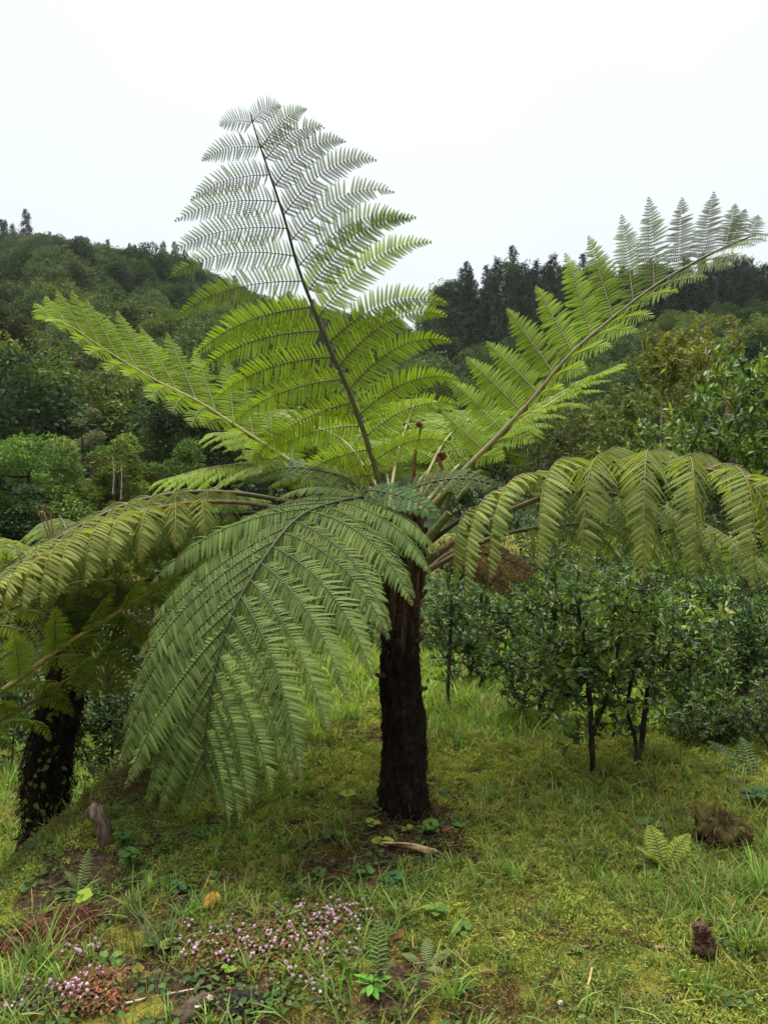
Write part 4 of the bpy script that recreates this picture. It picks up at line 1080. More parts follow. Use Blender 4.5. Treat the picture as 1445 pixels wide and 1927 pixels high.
# tall conifers along both ridge lines
for p in np.arange(-280, 820, 15): keepers.append((p, (p - 722.5) / FPX * 300, 300 + g.uniform(-6, 6), 2))
for p in np.arange(815, 1720, 17): keepers.append((p + g.uniform(-11, 11), (p - 722.5) / FPX * 188, 188 + g.uniform(-6, 6), 3))
trees = []
for p, x, y, hl in keepers:
    nz = float(n2(x, y, .012, 2, 40.0)); u = g.random()
    frac = y / (300 if hl in (0, 2) else 190)
    zone = 'along the skyline' if hl > 1 or frac > .93 else 'high on' if frac > .62 else 'half way up' if frac > .38 else 'low on'
    if hl == 2:
        k = 'c0' if g.random() < .75 else 'b1'; sc = g.uniform(.75, 1.35)
    elif hl == 3:
        k = 'c1' if u < .4 else 'c0' if u < .65 else 'b1'; sc = g.uniform(.5, 1.3)
    elif hl == 1:
        k = ('c1' if u < .5 else 'c0') if y > 120 else ('g1' if u < .5 else 'b0' if u < .8 else 'g0'); sc = g.uniform(.7, 1.1) if y > 120 else g.uniform(.5, .8)
    else:
        if y > 210: k = 'b0' if u < .45 else 'b1' if u < .85 else 'g1'; sc = g.uniform(.6, 1.15)
        elif y > 130: k = ('g0' if u < .5 else 'b1') if nz > .15 else ('b0' if u < .6 else 'g1' if u < .75 else 'b1'); sc = g.uniform(.7, 1.3)
        else: k = ('g0' if u < .55 else 'g1') if nz > -.1 else ('b0' if u < .6 else 'g1'); sc = g.uniform(.65, 1.2)
    trees.append((k, x, y, sc, hl % 2, zone))
trees.append(('c0', (50 - 722.5) / FPX * 296, 296, 1.6, 0, 'tallest'))      # the one conifer that stands above the left ridge
order = sorted(range(len(trees)), key=lambda i: -trees[i][3] / trees[i][2])
KN = {'b': ('hillside_tree', 'dark green rounded tree in the forest on the %s hillside', 'dark rounded trees on the %s hillside'),
      'g': ('pale_hillside_tree', 'olive green rounded tree in the forest on the %s hillside', 'olive trees on the %s hillside'),
      'c': ('conifer', 'dark pointed conifer in the forest on the %s hill', 'conifers on the %s hill')}
ZL = {'along the skyline': 'along the skyline of', 'high on': 'high on', 'half way up': 'half way up', 'low on': 'low on', 'tallest': 'rising tallest above the skyline of'}
count = {}
rest = {}
for i in order:
    k, x, y, sc, hl, zone = trees[i]
    z = tz(x, y) - .3
    kk = (k[0],)
    count[kk] = count.get(kk, 0) + 1
    side = 'left' if hl == 0 else 'right'
    rz = g.uniform(0, 6.28)
    if count[kk] <= 290:
        nm, lab, grp = KN[k[0]]
        lab, grp = lab.replace('in the forest on', ZL[zone]), grp.replace(' on ', ' ' + ZL[zone] + ' ') if zone != 'tallest' else grp
        tm, cm, both = protos[k]
        if sc * 9 * FPX / y > 75:
            t = thing(nm, (x, y, z), lab % side, 'tree', grp % side, rz)
            for a, me in (('trunk', tm), ('crown', cm)):
                o = bpy.data.objects.new(a, me); COL.objects.link(o); o.parent = t
                if a == 'crown': o['kind'] = 'stuff'
            t.scale = (sc, sc, sc)
        else:
            o = bpy.data.objects.new(nm, both); COL.objects.link(o)
            o.location = (x, y, z); o.rotation_euler = (0, 0, rz); o.scale = (sc, sc, sc)
            tag(o, lab % side, 'tree', grp % side)
    else:
        rest.setdefault(hl, []).append((k, x, y, z, rz, sc))

# ------------------------------------------------------------------ scattering of what nobody could count
def scatter(name, meshes, pos, rot, scl, idx, label=None):
    """ONE object: a point mesh whose geometry nodes put the small meshes on the points"""
    col = bpy.data.collections.new(name + '_source')
    for i, me in enumerate(meshes):
        o = bpy.data.objects.new('%s_source_%02d' % (name, i), me); col.objects.link(o)
    n = len(pos)
    me = bpy.data.meshes.new(name)
    me.vertices.add(n); me.vertices.foreach_set('co', np.asarray(pos, np.float32).ravel())
    a = me.attributes.new('rot', 'FLOAT_VECTOR', 'POINT'); a.data.foreach_set('vector', np.asarray(rot, np.float32).ravel())
    a = me.attributes.new('scl', 'FLOAT', 'POINT'); a.data.foreach_set('value', np.asarray(scl, np.float32))
    a = me.attributes.new('idx', 'INT', 'POINT'); a.data.foreach_set('value', np.asarray(idx, np.int32))
    me.update()
    ob = bpy.data.objects.new(name, me); COL.objects.link(ob)
    ng = bpy.data.node_groups.new(name, 'GeometryNodeTree')
    ng.interface.new_socket('Geometry', in_out='INPUT', socket_type='NodeSocketGeometry')
    ng.interface.new_socket('Geometry', in_out='OUTPUT', socket_type='NodeSocketGeometry')
    N, K = ng.nodes.new, ng.links.new
    gi, go = N('NodeGroupInput'), N('NodeGroupOutput')
    ci = N('GeometryNodeCollectionInfo'); ci.inputs['Collection'].default_value = col
    ci.inputs['Separate Children'].default_value = True; ci.inputs['Reset Children'].default_value = True
    ip = N('GeometryNodeInstanceOnPoints'); ip.inputs['Pick Instance'].default_value = True
    def attr(nm, ty):
        q = N('GeometryNodeInputNamedAttribute'); q.data_type = ty; q.inputs['Name'].default_value = nm
        return q.outputs[0]
    K(gi.outputs[0], ip.inputs['Points']); K(ci.outputs[0], ip.inputs['Instance'])
    K(attr('idx', 'INT'), ip.inputs['Instance Index']); K(attr('rot', 'FLOAT_VECTOR'), ip.inputs['Rotation']); K(attr('scl', 'FLOAT'), ip.inputs['Scale'])
    K(ip.outputs[0], go.inputs[0])
    md = ob.modifiers.new('scatter', 'NODES'); md.node_group = ng
    return tag(ob, label, None, None, 'stuff')
ks = sorted(protos)
for hl, lst in rest.items():
    scatter('forest', [protos[k][2] for k in ks], [q[1:4] for q in lst], [(0, 0, q[4]) for q in lst], [q[5] for q in lst], [ks.index(q[0]) for q in lst],
            'mass of dark forest trees covering the %s hill' % ('left' if hl == 0 else 'right'))

# ------------------------------------------------------------------ ground cover
def blade_mb(seed, n, hmin, hmax, spread, cols, wid=.0035, bend=.6, mbx=None, off=(0, 0, 0)):
    g = np.random.default_rng(seed)
    mb = mbx or MB()
    cols = np.asarray(cols, float)
    b = np.concatenate([g.normal(0, spread, (n, 2)), np.zeros((n, 1))], 1) + np.asarray(off)
    a = g.uniform(0, 2 * np.pi, n)
    out = np.stack([np.cos(a), np.sin(a), 0 * a], 1)
    lat = np.stack([-np.sin(a), np.cos(a), 0 * a], 1)
    h = g.uniform(hmin, hmax, n); bd = bend * g.uniform(.2, 1.5, n)
    w = wid * g.uniform(.7, 1.3, n)
    vs = []
    for f, ww in ((0, .9), (.4, 1.0), (.75, .7), (1.0, .08)):
        p = b + out * (bd * h * f ** 1.8)[:, None] + np.array([0, 0, 1]) * (h * (f - .28 * bd * f ** 2.5))[:, None]
        vs += [p - lat * (w * ww)[:, None], p + lat * (w * ww)[:, None]]
    v = np.stack(vs, 1)
    f = np.array([[0, 1, 3, 2], [2, 3, 5, 4], [4, 5, 7, 6]])
    ff = (np.arange(n)[:, None, None] * 8 + f[None]).reshape(-1, 4)
    c = cols[g.integers(0, len(cols), n)] * g.uniform(.75, 1.25, (n, 1))
    mb.add(v.reshape(-1, 3), ff, np.repeat(c, 8, 0))
    return mb

def moss_mb(seed, n, r, hh, cols, ll):
    g = np.random.default_rng(seed); mb = MB(); cols = np.asarray(cols, float)
    q = g.normal(0, r * .5, (n, 2)); z = hh * np.maximum(.1, 1 - (np.linalg.norm(q, axis=1) / r) ** 2) * g.uniform(.5, 1.1, n)
    O = np.concatenate([q, z[:, None]], 1)
    leaves(mb, O, unit(g.normal(size=(n, 3)) + np.array([0, 0, .5])), rdir(n, g), ll * g.uniform(.6, 1.4, n), ll * .5, cols[g.integers(0, len(cols), n)] * g.uniform(.7, 1.3, (n, 1)), DIAM)
    return mb

def herb_mb(seed, n, r, hh, cols, ll, tpl=HEART):
    g = np.random.default_rng(seed); mb = MB(); cols = np.asarray(cols, float)
    a = g.uniform(0, 6.28, n); rr = r * np.sqrt(g.random(n))
    O = np.stack([np.cos(a) * rr, np.sin(a) * rr, hh * g.uniform(.4, 1.0, n)], 1)
    leaves(mb, O, np.stack([np.cos(a), np.sin(a), g.uniform(-.4, .3, n)], 1), unit(np.array([0, 0, 1.]) + g.normal(0, .35, (n, 3))), ll * g.uniform(.6, 1.2, n), ll * g.uniform(.7, .9, n), cols[g.integers(0, len(cols), n)] * g.uniform(.75, 1.25, (n, 1)), tpl)
    for o in O:
        tube(mb, [[o[0] * .3, o[1] * .3, -.005], o], .0012, 3, (.06, .07, .025))
    return mb

def litter_mb(seed, n, ln, cols):
    g = np.random.default_rng(seed); mb = MB(); cols = np.asarray(cols, float)
    for i in range(n):
        a = g.uniform(0, 6.28); l = ln * g.uniform(.4, 1.3); o = g.normal(0, ln * .35, 2)
        d = np.array([math.cos(a) * l / 2, math.sin(a) * l / 2, g.uniform(-.1, .25) * l])
        c = np.array([o[0], o[1], .012])
        tube(mb, [c - d * [1, 1, .2], c + g.normal(0, .06 * l, 3), c + d], [.0016, .002, .0008], 3, cols[g.integers(0, len(cols))] * g.uniform(.6, 1.3))
    return mb

def area_points(n, y0, y1, g, pad=.5):
    Y = y0 + (y1 - y0) * g.random(n)
    w = .56 * Y + pad
    keep = g.random(n) < w / (.56 * y1 + pad)
    Y, w = Y[keep], w[keep]
    x = g.uniform(-1, 1, len(Y)) * w
    return x, Y

g = np.random.default_rng(5)
def gz(x, y): return terrain(x, y)
# moss
MO_Y = [(.24, .265, .052), (.28, .29, .060), (.19, .235, .048)]
MO_G = [(.155, .21, .048), (.19, .235, .052), (.13, .18, .044)]
MO_B = [(.15, .095, .042), (.10, .075, .032), (.18, .115, .055), (.10, .105, .030)]
moss_meshes = [moss_mb(1, 46, .032, .020, MO_Y, .011).mesh('moss', M_moss), moss_mb(2, 46, .032, .022, MO_G, .012).mesh('moss', M_moss), moss_mb(3, 46, .034, .020, MO_B, .012).mesh('moss', M_moss),
               moss_mb(4, 60, .045, .035, MO_Y, .012).mesh('moss', M_moss)]
XY = [area_points(26000, 1.95, 4.3, g), area_points(19000, 4.3, 8.5, g)]
x = np.concatenate([q[0] for q in XY]); y = np.concatenate([q[1] for q in XY])
bm = bare(x, y)
m1 = n2(x, y, 1.1, 3, 50.0)
dtr = np.hypot(x - base[0], (y - base[1]) * .8)
yel = m1 + .55 * sstep((-.9 - x) / .6) * sstep((3.9 - y) / .6) + .22 * sstep((x - .1) / .5) - .5 * np.exp(-dtr ** 2 / .25)
keep = g.random(len(x)) > bm * .93
keep &= g.random(len(x)) < np.clip(.72 + .7 * m1 + .3 * n2(x, y, 6.0, 2, 55.0), .15, 1)
idx = np.where(yel > .12, np.where(g.random(len(x)) < .3, 3, 0), np.where(yel + g.normal(0, .15, len(x)) > -.22, 1, 2))
x, y, idx = x[keep], y[keep], idx[keep]
scatter('moss', moss_meshes, np.stack([x, y, gz(x, y) - .004], 1), np.stack([g.normal(0, .15, len(x)), g.normal(0, .15, len(x)), g.uniform(0, 6.28, len(x))], 1), g.uniform(.7, 1.5, len(x)) * np.where(y > 4.3, 1.4, 1), idx, 'carpet of yellow-green and brown moss on the mound')
# grass
GRN = [(.12, .22, .042), (.155, .25, .048), (.19, .255, .054), (.10, .175, .038)]
GRY = [(.20, .215, .055), (.17, .20, .048), (.23, .215, .075)]
STR = [(.20, .16, .075), (.15, .11, .05), (.12, .12, .04)]
gm = [blade_mb(11, 14, .03, .085, .014, GRN + GRY[:1], .0022), blade_mb(12, 14, .03, .08, .016, GRY + GRN[:1], .0022), blade_mb(13, 10, .05, .13, .014, GRN, .0028, .7), blade_mb(14, 10, .04, .11, .02, GRY + STR, .0022, .9),
      blade_mb(15, 18, .02, .05, .022, GRN + GRY, .0018), blade_mb(16, 16, .08, .20, .03, GRN + GRY, .0035, .7)]
gmesh = [q.mesh('grass', M_grass) for q in gm]
XY = [area_points(11500, 1.95, 4.4, g), area_points(15000, 4.4, 9.5, g, 1.5)]
x = np.concatenate([q[0] for q in XY]); y = np.concatenate([q[1] for q in XY])
bm = bare(x, y); g1 = n2(x, y, 1.3, 3, 70.0); g2 = n2(x, y, 3.5, 2, 71.0)
dtr = np.hypot(x - base[0], (y - base[1]) * .8)
dens = .42 + .9 * g1 + .35 * sstep((x - .05) / .7) + .5 * sstep((y - 4.6) / .8) - .5 * np.exp(-dtr ** 2 / .35) - .35 * sstep((-.7 - x) / .5) * (y < 4.4) + .6 * (x < -2.2)
keep = (g.random(len(x)) < np.clip(dens, .10, 1)) & (g.random(len(x)) > bm * .85)
x, y, g2 = x[keep], y[keep], g2[keep]
u = g.random(len(x)) + .35 * g2
idx = np.where(y > 5.2, np.where(u < .25, 5, np.where(u < .6, 2, 1)), np.where(u < .25, 4, np.where(u < .5, 0, np.where(u < .72, 1, np.where(u < .88, 3, 2)))))
scatter('grass', gmesh, np.stack([x, y, gz(x, y) - .004], 1), np.stack([g.normal(0, .2, len(x)), g.normal(0, .2, len(x)), g.uniform(0, 6.28, len(x))], 1), g.uniform(.7, 1.3, len(x)) * np.where(y > 4.4, 1.15, 1), idx, 'short green grass growing through the moss on the mound')
# far lawn and weeds between the lawn and the hills
x = g.uniform(-16, 16, 5200); y = g.uniform(8.5, 30, 5200)
scatter('meadow', [blade_mb(17, 16, .08, .20, .03, [(.05, .085, .022), (.065, .10, .026)], .0035, .7).mesh('grass', M_grass), herb_mb(31, 22, .10, .16, [(.05, .085, .022), (.065, .10, .025)], .05).mesh('weeds', M_herb)], np.stack([x, y, gz(x, y) - .01], 1), np.stack([0 * x, 0 * x, g.uniform(0, 6.28, len(x))], 1), g.uniform(1.5, 3.2, len(x)), g.integers(0, 2, len(x)), 'rank grass and weeds behind the bushes')
# small weeds and litter
hm = [herb_mb(21, 9, .03, .025, [(.055, .105, .026), (.045, .09, .024)], .020), herb_mb(22, 7, .035, .03, [(.045, .085, .03), (.06, .10, .03)], .026, BROAD), herb_mb(23, 10, .022, .018, [(.085, .13, .025)], .014), litter_mb(24, 7, .07, STR + [(.07, .045, .025), (.05, .03, .018)]),
      litter_mb(25, 8, .05, [(.06, .038, .02), (.10, .06, .03), (.04, .025, .016)])]
hmesh = [hm[0].mesh('weed', M_herb), hm[1].mesh('weed', M_herb), hm[2].mesh('weed', M_herb), hm[3].mesh('litter', M_dead), hm[4].mesh('litter', M_dead)]
XY = [area_points(5200, 1.95, 4.6, g), area_points(1300, 4.6, 7.0, g)]
x = np.concatenate([q[0] for q in XY]); y = np.concatenate([q[1] for q in XY])
h1 = n2(x, y, 1.6, 3, 90.0)
dtr = np.hypot(x - base[0], (y - base[1]) * .8)
u = g.random(len(x))
near_tr = np.exp(-dtr ** 2 / .5)
idx = np.where(u < .38 + .4 * near_tr, np.where(g.random(len(x)) < .45, 3, 4), np.where(h1 > .12, 0, np.where(h1 > -.15, 2, 1)))
keep = g.random(len(x)) < np.where(idx < 3, np.clip(.35 + .8 * np.abs(h1), 0, 1) * np.where((x < .3) & (y < 4.4), 1.0, .45), .65)
x, y, idx = x[keep], y[keep], idx[keep]
na = 520; ra = .10 + np.abs(g.normal(0, .22, na)); aa = g.uniform(0, 6.28, na)
x = np.concatenate([x, base[0] + np.cos(aa) * ra * 1.3]); y = np.concatenate([y, base[1] + np.sin(aa) * ra]); idx = np.concatenate([idx, np.where(g.random(na) < .6, 4, 3)])
scatter('weeds', hmesh, np.stack([x, y, gz(x, y) + .001], 1), np.stack([g.normal(0, .15, len(x)), g.normal(0, .15, len(x)), g.uniform(0, 6.28, len(x))], 1), g.uniform(.7, 1.4, len(x)), idx, 'low weeds and dry brown litter among the moss')

# ------------------------------------------------------------------ single things on the ground
def on(px, py, dz=0.0):
    q = G(px, py); q[2] += dz; return q

def stick(pts, r, col, label, name='stick', cat='stick', group=None, seg=7, mat=None, dz=.012, heights=None, forks=()):
    q = [on(*p) for p in pts]
    for i, a in enumerate(q): a[2] += (heights[i] if heights else dz)
    o0 = q[0].copy()
    mb = MB(); tube(mb, catmull(q, 14), np.linspace(r, r * .55, 14), seg, col, rough=.18, cap=True)
    for f in forks:
        mb2 = [q[0] + (q[-1] - q[0]) * f[0], q[0] + (q[-1] - q[0]) * f[0] + np.array(f[1])]
        tube(mb, mb2, [r * .5, r * .2], 5, col, rough=.1)
    o = mb.build(name, mat or M_wood, None, o0); o.location = o0
    return tag(o, label, cat, group)

STRAW = (.22, .15, .08)
GS = 'sticks lying on the mound'
# bundle of dry stalks in front of the trunk
o0 = on(775, 1606)
t = thing('dry_stalk_bundle', o0, 'bundle of straw-coloured dry stalks lying just in front of the trunk', 'stalks')
for i in range(5):
    a, b = on(712 + i * 3, 1594 + i * 2, .015 + .006 * i), on(838 - i * 4, 1624 - i * 3, .012 + .004 * i)
    mb = MB(); tube(mb, catmull([a, (a + b) / 2 + np.array([0, .01, .008]), b], 10), np.linspace(.006, .0035, 10), 5, np.array(STRAW) * (.6 + .18 * i), rough=.1, cap=True)
    mb.build('stalk', M_wood, t, o0)
stick([(652, 1545), (690, 1538), (712, 1528)], .012, (.15, .09, .05), 'short brown stick pointing at the trunk foot from the left', group=GS)
stick([(455, 1600), (510, 1590), (560, 1585)], .010, (.09, .06, .035), 'dark stick half sunk in moss under the drooping frond', group=GS)
stick([(822, 1700), (855, 1716), (890, 1724)], .014, (.13, .06, .03), 'reddish brown bark piece right of the pink flowers', name='bark_piece', cat='bark')
stick([(918, 1750), (958, 1747), (1000, 1742)], .013, (.10, .08, .06), 'grey-brown stick lying over a dark hollow', group=GS)
stick([(1098, 1900), (1106, 1872), (1113, 1845)], .007, (.30, .20, .10), 'short pale stick near the bottom right edge', group=GS, heights=[.0, .02, .04])
stick([(900, 1512), (906, 1503), (910, 1494)], .006, (.32, .22, .11), 'small pale splinter in the grass right of the trunk', group=GS, heights=[.0, .02, .035])
stick([(1145, 1556), (1172, 1580), (1180, 1630)], .008, (.17, .12, .07), 'dry bent stalk left of the pale fern seedling', group=GS)
stick([(1070, 1795), (1100, 1790), (1130, 1785)], .006, (.16, .09, .05), 'thin brown twig in the right foreground grass', group=GS)
stick([(1230, 1790), (1270, 1793), (1312, 1796)], .007, (.14, .09, .06), 'thin twig beside the dark cone', group=GS)
stick([(210, 1910), (250, 1895), (395, 1866)], .004, (.32, .27, .18), 'pale straw lying across the red leaves', name='dry_stalk', cat='stalk')
stick([(640, 1800), (610, 1830), (570, 1870)], .004, (.25, .18, .10), 'dry straw lying among the pink flowers', name='dry_stalk', cat='stalk')
stick([(600, 1500), (655, 1490), (700, 1478)], .006, (.14, .10, .06), 'grey twig in the grass left of the trunk', group=GS)
# thin bare stems standing in the grass beside the stump
GT = 'thin bare stems by the mossy stump'
for pts, h, lab in ((((1222, 1600), (1205, 1585), (1187, 1580)), .30, 'leftmost thin bare stem standing left of the mossy stump'), (((1265, 1595), (1250, 1585), (1238, 1580)), .32, 'middle thin bare stem standing left of the mossy stump'),
                    (((1302, 1572), (1290, 1565), (1276, 1560)), .22, 'short bare stem nearest the mossy stump on its left')):
    a = on(*pts[0]); Y = a[1]
    top = a + np.array([(pts[2][0] - pts[0][0]) / FPX * Y, .0, h])
    mid = a + np.array([(pts[2][0] - pts[0][0]) / FPX * Y * .8, .0, h * .5])
    mb = MB(); tube(mb, catmull([a, mid, top], 10), np.linspace(.0035, .0018, 10), 5, (.22, .15, .08))
    o = mb.build('bare_stem', M_wood, None, a); o.location = a; tag(o, lab, 'stem', GT)
a = on(1266, 1598); b_ = a + np.array([.18, .0, .15]); mb = MB()
tube(mb, catmull([a, a + np.array([.07, 0, .035]), b_], 10), np.linspace(.006, .004, 10), 6, (.20, .13, .08))
tube(mb, [a + np.array([.09, 0, .05]), a + np.array([.085, 0, .14]), a + np.array([.05, 0, .22])], [.004, .003, .0015], 5, (.20, .13, .08))
o = mb.build('branch', M_wood, None, a); o.location = a; tag(o, 'forked brown branch leaning against the mossy stump', 'branch')

def lump(mb, c, r, col, seed, squash=(1, 1, 1), seg=26, amp=.25, col2=None):
    th = np.linspace(0, np.pi, seg // 2 + 1); ph = np.arange(seg) / seg * 2 * np.pi
    d = np.stack([np.sin(th)[:, None] * np.cos(ph), np.sin(th)[:, None] * np.sin(ph), np.cos(th)[:, None] + 0 * ph], -1)
    nn = fbm(d * 2.2 + seed, 3)
    v = np.asarray(c) + d * (r * (1 + amp * nn))[..., None] * np.asarray(squash)
    n1 = len(th); i = np.arange(n1 - 1)[:, None] * seg; j = np.arange(seg)[None]; j2 = (j + 1) % seg
    f = np.stack([i + j, i + seg + j, i + seg + j2, i + j2], -1).reshape(-1, 4)
    cc = np.asarray(col, float)[None] * np.ones((n1 * seg, 1))
    if col2 is not None:
        k = np.clip(d[..., 2].ravel() * .9 + .8 * nn.ravel(), 0, 1)[:, None]
        cc = cc * (1 - k) + np.asarray(col2) * k
    mb.add(v.reshape(-1, 3), f, cc)
    return v.reshape(-1, 3), d.reshape(-1, 3)

# mossy stump on the right
b = on(1368, 1612)
t = thing('mossy_stump', b, 'rotten mossy stump with rusty root fibres in the grass at right', 'stump')
mb = MB(); sv, sdir = lump(mb, b + np.array([0, .08, .05]), .125, (.022, .014, .010), 3.0, (1.05, .8, 1.0), seg=40, amp=.55, col2=(.06, .055, .015))
mb.build('stump_body', M_trunk, t, b, smooth=True)
mb = MB(); k = rng.integers(0, len(sv), 420)
leaves(mb, sv[k], unit(sdir[k] + DOWN * .7 + rng.normal(0, .4, (420, 3))), rdir(420), rng.uniform(.02, .06, 420), .004, np.array([.16, .075, .035]) * rng.uniform(.4, 1.3, (420, 1)))
tag(mb.build('root_fibres', M_fibre, t, b), kind='stuff')
mb = MB(); top = np.where((sdir[:, 2] > .1) & (sdir[:, 2] < .97))[0]; k = rng.choice(top, 380)
leaves(mb, sv[k], unit(sdir[k] + rng.normal(0, .6, (380, 3))), rdir(380), .012, .007, np.array([.11, .115, .018]) * rng.uniform(.6, 1.3, (380, 1)))
tag(mb.build('moss', M_moss, t, b), kind='stuff')
# dark scaly cone-like stub lower right
b = on(1324, 1800)
t = thing('dark_stub', b, 'dark brown scaly stub like a cone standing in the right foreground grass', 'stub')
mb = MB(); pth = catmull([b, b + np.array([.0, 0, .05]), b + np.array([-.012, 0, .095])], 10)
tube(mb, pth, np.array([.036, .042, .044, .042, .038, .034, .028, .022, .015, .006]), 14, (.045, .022, .014), rough=.12, cap=True); mb.build('core', M_wood, t, b)
mb = MB(); n = 150; k = rng.integers(0, 10, n); a = rng.uniform(0, 6.28, n); o_ = np.stack([np.cos(a), np.sin(a), 0 * a], 1)
leaves(mb, pth[k] + o_ * (.036 * (1 - k / 14))[:, None], unit(o_ * .7 + np.array([0, 0, .5])), o_, .022, .016, np.array([.07, .034, .02]) * rng.uniform(.5, 1.4, (n, 1)), BROAD)
tag(mb.build('scales', M_dead, t, b), kind='stuff')
# broken leaning stump at the left edge of the mound
b = on(197, 1592)
t = thing('broken_stump', b, 'broken grey-brown stump leaning on the left edge of the mound', 'stump')
Y = b[1]; mb = MB()
pth = catmull([b, P(196, 1566, Y), P(188, 1538, Y), P(170, 1516, Y)], 14)
tube(mb, pth, np.array([.044, .042, .040, .039, .038, .037, .036, .036, .037, .038, .040, .040, .036, .026]), 14, np.linspace(0, 1, 14)[:, None] * np.array([.10, .075, .055]) + np.array([.03, .022, .016]), rough=.14, cap=True)
mb.build('stump_body', M_bark, t, b)
mb = MB(); n = 120; k = rng.integers(8, 14, n); a = rdir(n); a[:, 2] = np.abs(a[:, 2])
leaves(mb, pth[k] + a * .036, a, rdir(n), .014, .008, np.array([.06, .055, .02]) * rng.uniform(.5, 1.3, (n, 1)))
tag(mb.build('moss', M_moss, t, b), kind='stuff')
# charred log end and lichen-covered log in the bottom foreground
b = on(352, 1925)
t = thing('rotten_log', b, 'rotten dark log with white lichen patches at the bottom edge', 'log')
q = on(395, 1893)
mb = MB(); tube(mb, catmull([b + np.array([-.03, -.04, .02]), (b + q) / 2 + np.array([0, 0, .03]), q + np.array([0, 0, .015])], 10), np.linspace(.034, .026, 10), 14, (.045, .032, .022), rough=.14, cap=True); mb.build('wood', M_bark, t, b)
for s_ in ((.25, .01), (.55, -.006), (.75, .008)):
    c = b + (q - b) * s_[0] + np.array([s_[1], -.014, .050]); mb = MB(); lump(mb, c + np.array([0, .006, -.008]), .016, (.27, .24, .17), s_[0] * 9, (1.4, .8, .45), seg=18, amp=.7); mb.build('lichen', M_stone, t, b)
b = on(458, 1905)
mb = MB(); lump(mb, b + np.array([0, .03, -.015]), .07, (.012, .010, .009), 7.7, (1.35, .8, .7), seg=40, amp=.55); o = mb.build('charred_wood', M_bark, None, b, smooth=True); o.location = b
tag(o, 'lump of charred black wood in the bottom foreground', 'charred wood')
b = on(1057, 1888); mb = MB(); lump(mb, b + np.array([0, 0, .0]), .013, (.33, .33, .28), 2.2, (1.4, .7, .45), seg=14, amp=.5); o = mb.build('pebble', M_stone, None, b, smooth=True); o.location = b
tag(o, 'small whitish pebble at the bottom right of centre', 'pebble')
# bank of reddish roots breaking out of the sod on the left
b = on(110, 1775)
t = thing('root_bank', b, 'bank of reddish brown roots and earth breaking out under the moss at left', 'roots')
for i, (px, py, r_) in enumerate(((128, 1752, .10), (82, 1782, .09), (30, 1800, .08), (165, 1740, .06))):
    c = on(px, py); mb = MB(); lump(mb, c + np.array([0, .05, -.025]), r_, (.030, .015, .010), i * 3.3, (1.2, .7, .8), seg=44, amp=.5, col2=(.06, .03, .018)); mb.build('earth_lump', M_trunk, t, b, smooth=True)
mb = MB(); n = 700
for px, py, m in ((128, 1752, 320), (82, 1782, 230), (30, 1800, 150)):
    c = on(px, py); e = rdir(m); e[:, 1] = -np.abs(e[:, 1]); e[:, 2] = np.abs(e[:, 2])
    leaves(mb, c + np.array([0, .035, -.01]) + e * np.array([.125, .08, .085]), unit(DOWN + e * .5 + rng.normal(0, .25, (m, 3))), e, rng.uniform(.03, .07, m), .005, np.array([.14, .062, .038]) * rng.uniform(.4, 1.5, (m, 1)))
tag(mb.build('root_fibres', M_fibre, t, b), kind='stuff')

# big fallen leaves
def big_leaf(mb, o, d, n, ln, wd, col, fold=.25, curl=.25, edge=None, m=9):
    d = unit(d); n = unit(n - d * np.dot(n, d)); bb = np.cross(n, d)
    u = np.linspace(0, 1, m); wv = wd * np.sin(np.pi * np.clip(u, .03, .985) ** .85) ** .8
    vs, cs = [], []
    for k, s_ in enumerate((-1, -.5, 0, .5, 1)):
        v = o + d * (u * ln)[:, None] + bb * (s_ * wv)[:, None] + n * (fold * np.abs(s_) * wv - curl * ln * u ** 2 + .03 * ln * np.sin(u * 14 + k * 2))[:, None]
        vs.append(v); cs.append(np.asarray(col)[None] * (1 - .12 * (s_ == 0)) * rng.uniform(.85, 1.15, (m, 1)) if edge is None or abs(s_) < 1 else np.asarray(edge)[None] * np.ones((m, 1)))
    v = np.concatenate(vs); i = np.arange(4)[:, None] * m; j = np.arange(m - 1)[None]
    f = np.stack([i + j, i + j + 1, i + m + j + 1, i + m + j], -1).reshape(-1, 4)
    mb.add(v, f, np.concatenate(cs))
def fallen(px, py, d, ln, wd, col, label, n=(0, -.5, 1), dz=.04, name='fallen_leaf', mat=None, group=None, **k):
    o0 = on(px, py, dz); mb = MB(); big_leaf(mb, o0, np.array(d, float), np.array(n, float), ln, wd, col, **k)
    o = mb.build(name, mat or M_dead, None, o0, smooth=True); o.location = o0
    return tag(o, label, 'leaf', group)
fallen(408, 1706, (.05, -.5, -.8), .085, .026, (.42, .26, .03), 'bright yellow fallen leaf hanging over the dark bank', n=(.2, -1, .4), dz=.06, edge=(.30, .17, .02))
fallen(402, 1706, (-.5, -.5, -.7), .085, .017, (.30, .16, .035), 'curled tan fallen leaf touching the yellow one', n=(-.4, -1, .4), dz=.06, edge=(.15, .08, .03))
fallen(535, 1725, (-.3, -.2, -.4), .05, .014, (.10, .055, .03), 'small brown curled leaf above the pink flowers', n=(0, -.6, 1))
fallen(622, 1632, (.1, -.3, .3), .05, .014, (.34, .27, .20), 'pale dead leaf standing in the moss left of the dry stalks', n=(0, -1, .3), dz=.01)
fallen(905, 1625, (.3, -.3, .5), .06, .016, (.19, .19, .035), 'yellowish leaf in the grass right of the dry stalks', n=(0, -1, .4), dz=.02)
fallen(830, 1572, (.5, -.2, .3), .06, .012, (.16, .05, .03), 'reddish dead leaf at the right of the trunk foot', n=(0, -.8, .5), dz=.02)
fallen(760, 1775, (-.5, -.3, -.1), .05, .016, (.12, .05, .02), 'rusty leaf lying right of the pink flowers')
